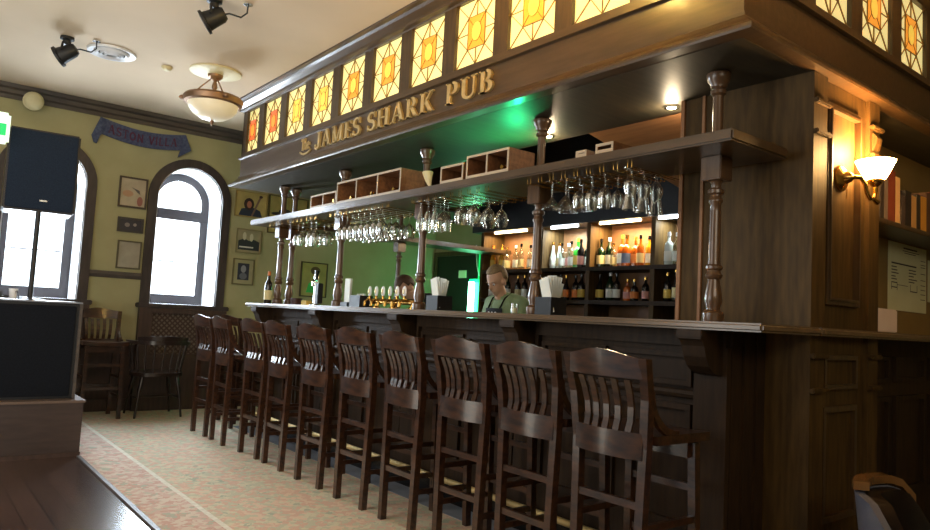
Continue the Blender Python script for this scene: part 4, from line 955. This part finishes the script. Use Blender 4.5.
picture(1.715, 1.995, 2.125, 2.45, 'pale framed print with a dark sweeping figure between the two windows, topmost of three', (64, 52, 44), (186, 172, 146), [('figure', (88, 84, 80), [(.4, .7), (.75, .6), (.8, .45), (.7, .5), (.55, .62)]), ('stain', (150, 96, 84), el(.8, .2, .12, .18)), ('rust_tint', (178, 140, 110), el(.3, .45, .22, .12))])
picture(1.73, 1.985, 1.865, 2.02, 'small dark landscape photo in the middle between the two windows', (58, 54, 52), (64, 60, 66), [('pale_figures', (132, 124, 120), el(.35, .5, .12, .2)), ('pale_patch', (150, 140, 132), el(.7, .55, .08, .15))], .02)
picture(1.75, 1.985, 1.48, 1.775, 'plain beige framed sheet, lowest between the two windows', (88, 80, 58), (168, 160, 142), [], .014)
picture(2.955, 3.34, 2.19, 2.49, 'cream portrait of a long-haired blue-clad figure raising a staff, right of the windows', (150, 128, 72), (186, 164, 100), [('shoulders', (40, 48, 66), [(.1, .02), (.18, .3), (.4, .38), (.6, .38), (.8, .28), (.88, .02)]), ('hair', (52, 34, 30), el(.42, .52, .17, .26)), ('face', (176, 110, 84), el(.43, .5, .08, .15)), ('staff', (120, 92, 78), [(.5, .02), (.56, .02), (.82, .85), (.76, .88)]), ('staff_head', (70, 44, 36), el(.8, .88, .06, .06))], .01)
picture(3.00, 3.30, 1.77, 2.05, 'group photo with pale figures over a dark lower half, under the staff portrait', (134, 124, 84), (160, 150, 116), [('dark_group', (48, 52, 52), [(.05, .1), (.95, .1), (.95, .5), (.7, .6), (.5, .52), (.3, .62), (.05, .5)]), ('pale_figures', (196, 190, 160), el(.3, .72, .08, .18)), ('pale_figure', (196, 190, 160), el(.6, .68, .08, .18)), ('captions', (210, 208, 196), [(.1, .2), (.7, .2), (.7, .26), (.1, .26)])], .01)
picture(2.985, 3.235, 1.40, 1.70, 'small dark portrait with wide cream mount, lowest right of the windows', (110, 100, 66), (168, 160, 120), [('portrait', (44, 46, 60), [(.2, .16), (.8, .16), (.8, .86), (.2, .86)]), ('pale_head', (140, 140, 146), el(.5, .62, .14, .16)), ('pale_body', (104, 104, 114), el(.5, .32, .2, .14))], .012)
picture(3.36, 3.86, 2.04, 2.50, 'yellow poster with a dark hat and bowl behind the far columns', (90, 76, 44), (176, 156, 92), [('hat_brim', (44, 40, 40), el(.4, .52, .36, .06)), ('hat_crown', (50, 46, 46), el(.42, .58, .18, .1)), ('bowl', (40, 40, 40), el(.5, .18, .36, .16))], .012)
picture(3.83, 4.19, 1.31, 1.74, 'pale green framed print of a dark tree behind the chrome tap tower', (70, 64, 34), (168, 162, 92), [('tree_crown', (88, 72, 44), el(.55, .78, .2, .13)), ('green_figure', (70, 190, 90), [(.2, .1), (.85, .1), (.8, .4), (.55, .5), (.3, .38)]), ('trunk', (88, 72, 44), [(.52, .4), (.58, .4), (.58, .78), (.52, .78)])], .014)
# scarf
sc = thing('football_scarf', 'blue and claret knitted scarf pinned in an arc with folded ends between the windows', 'scarf', (1.91, YW-.012, 2.90))
def sf(u): return (-.43+.86*u, .02-.045*u*0 + (-.055*math.sin(PI*u)) + .035*(1-u)*.6)
bm = B(); rws = []
for k in range(21):
    u = k/20; x, z = sf(u); rws.append(((x, 0, z-.085), (x, 0, z+.085), (0, 1, 0)))
ribbon(bm, rws, .012); obj('band', bm, scarfm, sc)
bm = B(); prism(bm, [(-.43, .12), (-.50, -.08), (-.475, -.15), (-.445, -.16), (-.42, -.07), (-.40, -.05), (-.40, .10)], lambda a, b2, t: (a, t, b2), -.018, -.006); obj('left_tail', bm, scarfm, sc)
bm = B(); prism(bm, [(.43, .105), (.50, -.06), (.36, -.16), (.385, -.075), (.40, -.06), (.40, .10)], lambda a, b2, t: (a, t, b2), -.018, -.006); obj('right_tail', bm, scarfm, sc)
gl = [glyph(c) for c in 'ASTON VILLA']; tot = sum(g[1] for g in gl)+.1*10; s_ = .70/tot; u0 = 0
for polys, adv in gl:
    bm = B()
    for q in polys:
        prism(bm, [(u0+a*s_, b2) for a, b2 in q], lambda a, b2, t: (-.35+a, -.006-t, sf((a+.08)/.86)[1]-.045+.09*b2), 0, .004)
    if polys: obj('letter', bm, scarftx, sc)
    else: bm.free()
    u0 += (adv+.1)*s_
# small item at left wall edge
# ------------------------------------------------------------------ doorway with green neon on the back bar wall
dr = bpy.data.objects.new('door_1', None); COL.objects.link(dr); dr['kind'] = 'structure'
obj('door_panel', box(B(), 5.835, 5.86, 6.78, 7.95, 0, 1.98), mat('dark_door', (20, 26, 24), .3), dr)
bm = B(); box(bm, 5.81, 5.86, 6.72, 6.78, 0, 2.04); box(bm, 5.81, 5.86, 7.95, 8.01, 0, 2.04); box(bm, 5.81, 5.86, 6.78, 7.95, 1.98, 2.04); obj('door_frame', bm, walnut, dr)
obj('door_sign', box(B(), 5.828, 5.835, 7.30, 7.46, 1.68, 1.78), paper, dr)
nl = thing('neon_tube', 'bright vertical green neon tube light beside the doorway behind the bar', 'neon light', (5.76, 7.04, 0))
obj('tube', tube(B(), [(0, .05, 1.12), (0, .05, 1.62)], .04, 12), neonw, nl, smooth=True)
obj('housing', box(B(), .03, .07, -.12, .14, 1.0, 1.66), mat('neon_housing', (30, 160, 100), .3, emit=(20, 230, 120), es=1.2), nl)
obj('glow_panel', box(B(), .04, .07, -.16, -.02, 1.66, 1.98), mat('neon_panel', (20, 140, 80), .3, emit=(10, 200, 90), es=.7), nl)
obj('cable', tube(B(), [(.03, .03, 2.1), (.02, .0, 1.95), (.02, -.02, 1.82), (.03, -.06, 1.7)], .008, 6), whitem, nl, smooth=True)
point('neon_glow', (-.15, .0, 1.5), 4.5, (.16, 1.0, .36), .12, nl)
# green effect light under canopy
gx = thing('effect_light', 'small black effect light throwing green onto the canopy soffit', 'effect light', (3.02, 3.34, 1.9855))
obj('body', bbox_bev(B(), -.04, .04, -.05, .05, 0, .06, .006), blackm, gx)
obj('lens', lathe(B(), [(.025, .0605), (.02, .066)], seg=14), emi('green_lens', (60, 255, 130), 6), gx)
gl_ = bpy.data.lights.new('green_beam', 'SPOT'); gl_.energy = 13; gl_.color = (.02, 1.0, .32); gl_.spot_size = 2.6; gl_.spot_blend = .8; gl_.shadow_soft_size = .02
go = bpy.data.objects.new('green_beam', gl_); COL.objects.link(go); go.parent = gx; go.location = (0, 0, .085); go.rotation_euler = (PI-.1, -.35, 0)

# ------------------------------------------------------------------ PEOPLE
def capsule(bm, p, q, r0, r1, seg=14, n=6):
    p = Vector(p); q = Vector(q); L_ = (q-p).length; t = (q-p).normalized()
    prof = []
    for k in range(n): a = PI/2*k/n; prof.append((r0*math.sin(a), -r0*math.cos(a)))
    prof.append((r0, 0)); prof.append((r1, L_))
    for k in range(1, n+1): a = PI/2*k/n; prof.append((max(r1*math.cos(a), 1e-4), L_+r1*math.sin(a)))
    prof[0] = (1e-4, -r0)
    m = Matrix.Translation(p) @ t.to_track_quat('Z', 'Y').to_matrix().to_4x4()
    t2 = bmesh.new(); lathe(t2, prof, seg=seg); merge(bm, t2, m)
def remesh_obj(name, bm, m, parent, vox, it=4):
    o = obj(name, bm, m, parent, smooth=False)
    md = o.modifiers.new('remesh', 'REMESH'); md.mode = 'VOXEL'; md.voxel_size = vox; md.use_smooth_shade = True
    sm = o.modifiers.new('smooth', 'SMOOTH'); sm.factor = .5; sm.iterations = it
    return o
def person(label, loc, rz, tiltz, shirt, hair, apron, lean, headdown, sc=1.0):
    """local: faces +x; standing; hips at .92"""
    t = thing('person', label, 'person', loc, rz); t.scale = (sc, sc, sc)
    hip = Vector((0, 0, .92)); chest = hip + Vector((math.sin(lean)*.36, 0, math.cos(lean)*.36)); neck = chest + Vector((math.sin(lean+.15)*.17, 0, math.cos(lean+.15)*.17))
    hd = lean+headdown; hc_ = neck + Vector((math.sin(lean+.35)*.13, 0, math.cos(lean+.35)*.10))
    HM = Matrix.Translation(hc_) @ Matrix.Rotation(hd, 4, 'Y')
    sh = {s: chest+Vector((.0, .185*s, .08)) for s in (-1, 1)}
    el_ = {s: sh[s]+Vector((.06, .05*s, -.27)) for s in (-1, 1)}; wr = {s: el_[s]+Vector((.23, -.05*s, -.04)) for s in (-1, 1)}
    body = B()
    capsule(body, hip+Vector((0, 0, .02)), chest, .135, .14); 
    for s in (-1, 1):
        capsule(body, hip+Vector((0, .05*s, 0)), chest+Vector((0, .07*s, .02)), .115, .125)
        capsule(body, chest+Vector((0, .05*s, .09)), sh[s], .07, .055)
        capsule(body, sh[s], el_[s], .05, .040); capsule(body, el_[s], wr[s], .040, .026)
        capsule(body, hip+Vector((0, .09*s, -.02)), Vector((.02, .10*s, .5)), .088, .06); capsule(body, Vector((.02, .10*s, .5)), Vector((-.01, .10*s, .09)), .055, .038)
        capsule(body, Vector((-.03, .10*s, .045)), Vector((.15, .12*s, .035)), .042, .033)
        pal = wr[s]+Vector((.05, -.01*s, -.01)); capsule(body, wr[s], pal, .027, .033)
        for k in range(4):
            fa = pal+Vector((.02, (.026-.017*k)*1, -.0)); ln_ = [.052, .06, .058, .045][k]
            fb = fa+Vector((ln_*.6, 0, -.012)); fc = fb+Vector((ln_*.45, 0, -.03)); capsule(body, fa, fb, .0095, .009); capsule(body, fb, fc, .009, .0075)
        capsule(body, wr[s]+Vector((.02, -.02*s, 0)), pal+Vector((.02, -.055*s, -.01)), .013, .010)
    capsule(body, neck-Vector((0, 0, .06)), hc_-Vector((0.0, 0, .03)), .058, .055)
    def hsph(c, rx, ry, rz_): sphere(body, (0, 0, 0), rx, ry, rz_, mtx=None) if False else merge_s(c, rx, ry, rz_)
    def merge_s(c, rx, ry, rz_):
        t2 = bmesh.new(); bmesh.ops.create_uvsphere(t2, u_segments=20, v_segments=14, radius=1); merge(body, t2, HM @ Matrix.Translation(c) @ Matrix.Diagonal((rx, ry, rz_, 1)))
    merge_s((0, 0, .06), .096, .076, .10); merge_s((.03, 0, -.01), .066, .058, .085); merge_s((.055, 0, -.065), .03, .03, .028)
    merge_s((.105, 0, -.0), .018, .013, .026); merge_s((.097, 0, .03), .012, .010, .03)
    merge_s((.085, 0, -.042), .014, .024, .009); merge_s((.083, 0, .045), .016, .05, .012)
    for s in (-1, 1): merge_s((.0, .078*s, .01), .02, .010, .032)
    b_ = remesh_obj('body', body, skin, t, .0075, 3)
    for s in (-1, 1):
        bm = B(); t2 = bmesh.new(); bmesh.ops.create_uvsphere(t2, u_segments=12, v_segments=8, radius=.011); merge(bm, t2, HM @ Matrix.Translation((.082, .03*s, .024))); ey = obj('eye', bm, whitem, t, smooth=True)
        bm = B(); t2 = bmesh.new(); bmesh.ops.create_uvsphere(t2, u_segments=10, v_segments=6, radius=.006); merge(bm, t2, HM @ Matrix.Translation((.0895, .031*s, .022))); obj('iris', bm, ink, ey, smooth=True)
        bm = B(); t2 = bmesh.new(); bmesh.ops.create_uvsphere(t2, u_segments=10, v_segments=6, radius=1); merge(bm, t2, HM @ Matrix.Translation((.093, .032*s, .047)) @ Matrix.Diagonal((.006, .02, .004, 1))); obj('eyebrow', bm, hair, t, smooth=True)
    # hair: ellipsoid shell without face area
    t2 = bmesh.new(); bmesh.ops.create_uvsphere(t2, u_segments=32, v_segments=24, radius=1)
    dl = [v for v in t2.verts if (v.co.x > .15 and v.co.z < .48) or (v.co.z < -.62) or (abs(v.co.x) < .2 and v.co.z < -.15)]
    bmesh.ops.delete(t2, geom=dl, context='VERTS'); bm = B(); merge(bm, t2, HM @ Matrix.Translation((-.006, 0, .062)) @ Matrix.Diagonal((.106, .086, .112, 1)))
    h_ = obj('hair', bm, hair, t, smooth=True); md = h_.modifiers.new('thick', 'SOLIDIFY'); md.thickness = .014; md.offset = -1
    # shirt
    g = B(); capsule(g, hip+Vector((0, 0, .02)), chest, .15, .155)
    for s in (-1, 1):
        capsule(g, hip+Vector((0, .05*s, 0)), chest+Vector((0, .07*s, .02)), .13, .14); capsule(g, chest+Vector((0, .05*s, .09)), sh[s], .085, .07); capsule(g, sh[s], el_[s]+Vector((0, 0, .02)), .066, .056); 
        capsule(g, el_[s], wr[s]-Vector((.03, 0, 0)), .054, .040)
    capsule(g, neck-Vector((0.01, 0, .07)), neck-Vector((0, 0, .035)), .075, .066)
    remesh_obj('shirt', g, shirt, t, .012, 5)
    tr = B()
    for s in (-1, 1): capsule(tr, hip+Vector((0, .085*s, -.02)), Vector((.02, .10*s, .5)), .105, .078); capsule(tr, Vector((.02, .10*s, .5)), Vector((-.01, .10*s, .11)), .074, .06)
    capsule(tr, hip+Vector((0, -.06, 0)), hip+Vector((0, .06, 0)), .14, .14); remesh_obj('trousers', tr, clothd, t, .012, 4)
    for s in (-1, 1):
        bm = B(); capsule(bm, Vector((-.04, .10*s, .05)), Vector((.16, .12*s, .042)), .05, .04); obj('shoe', bm, blackgloss, t, smooth=True)
    # collar
    bm = B(); rws = []
    for k in range(17):
        a = .5+(2*PI-1.0)*k/16; n_ = Vector((math.cos(a), math.sin(a), 0)); c = neck-Vector((.005, 0, .035)); rws.append((c+n_*.082+Vector((0, 0, -.02)), c+n_*.066+Vector((0, 0, .028)), n_))
    ribbon(bm, rws, .006); obj('collar', bm, shirt, t, smooth=True)
    if apron:
        for s in (-1, 1):
            bm = B(); tube(bm, [neck+Vector((-.03, .07*s, .0)), chest+Vector((.10, .075*s, .12)), chest+Vector((.155, .07*s, .03))], .008, 6)
            obj('apron_strap', bm, blackgloss, t, smooth=True)
        bm = B(); rws = []
        for k in range(9):
            y = -.13+.26*k/8; xx = .172-.9*y*y
            rws.append((hip+Vector((xx, y, -.25)), chest+Vector((xx, y*.75, .03)), (1, 0, 0)))
        ribbon(bm, rws, .006); obj('apron', bm, shirtb, t, smooth=True)
        bm = B()
        for y in (-.04, .0, .04): sphere(bm, chest+Vector((.178, y, -.01)), .004, .013, .008)
        obj('apron_badge', bm, whitem, t)
    return t
person('fair-haired barman in a green shirt and black apron looking down behind the bar', (4.10, 4.50, 0), math.radians(184), 0, shirtg, hairm, True, .16, .30, .955)
person('dark-haired person in a black shirt bending over behind the beer taps', (4.30, 5.75, 0), math.radians(168), 0, shirtb, hairb, False, .50, .55, .98)
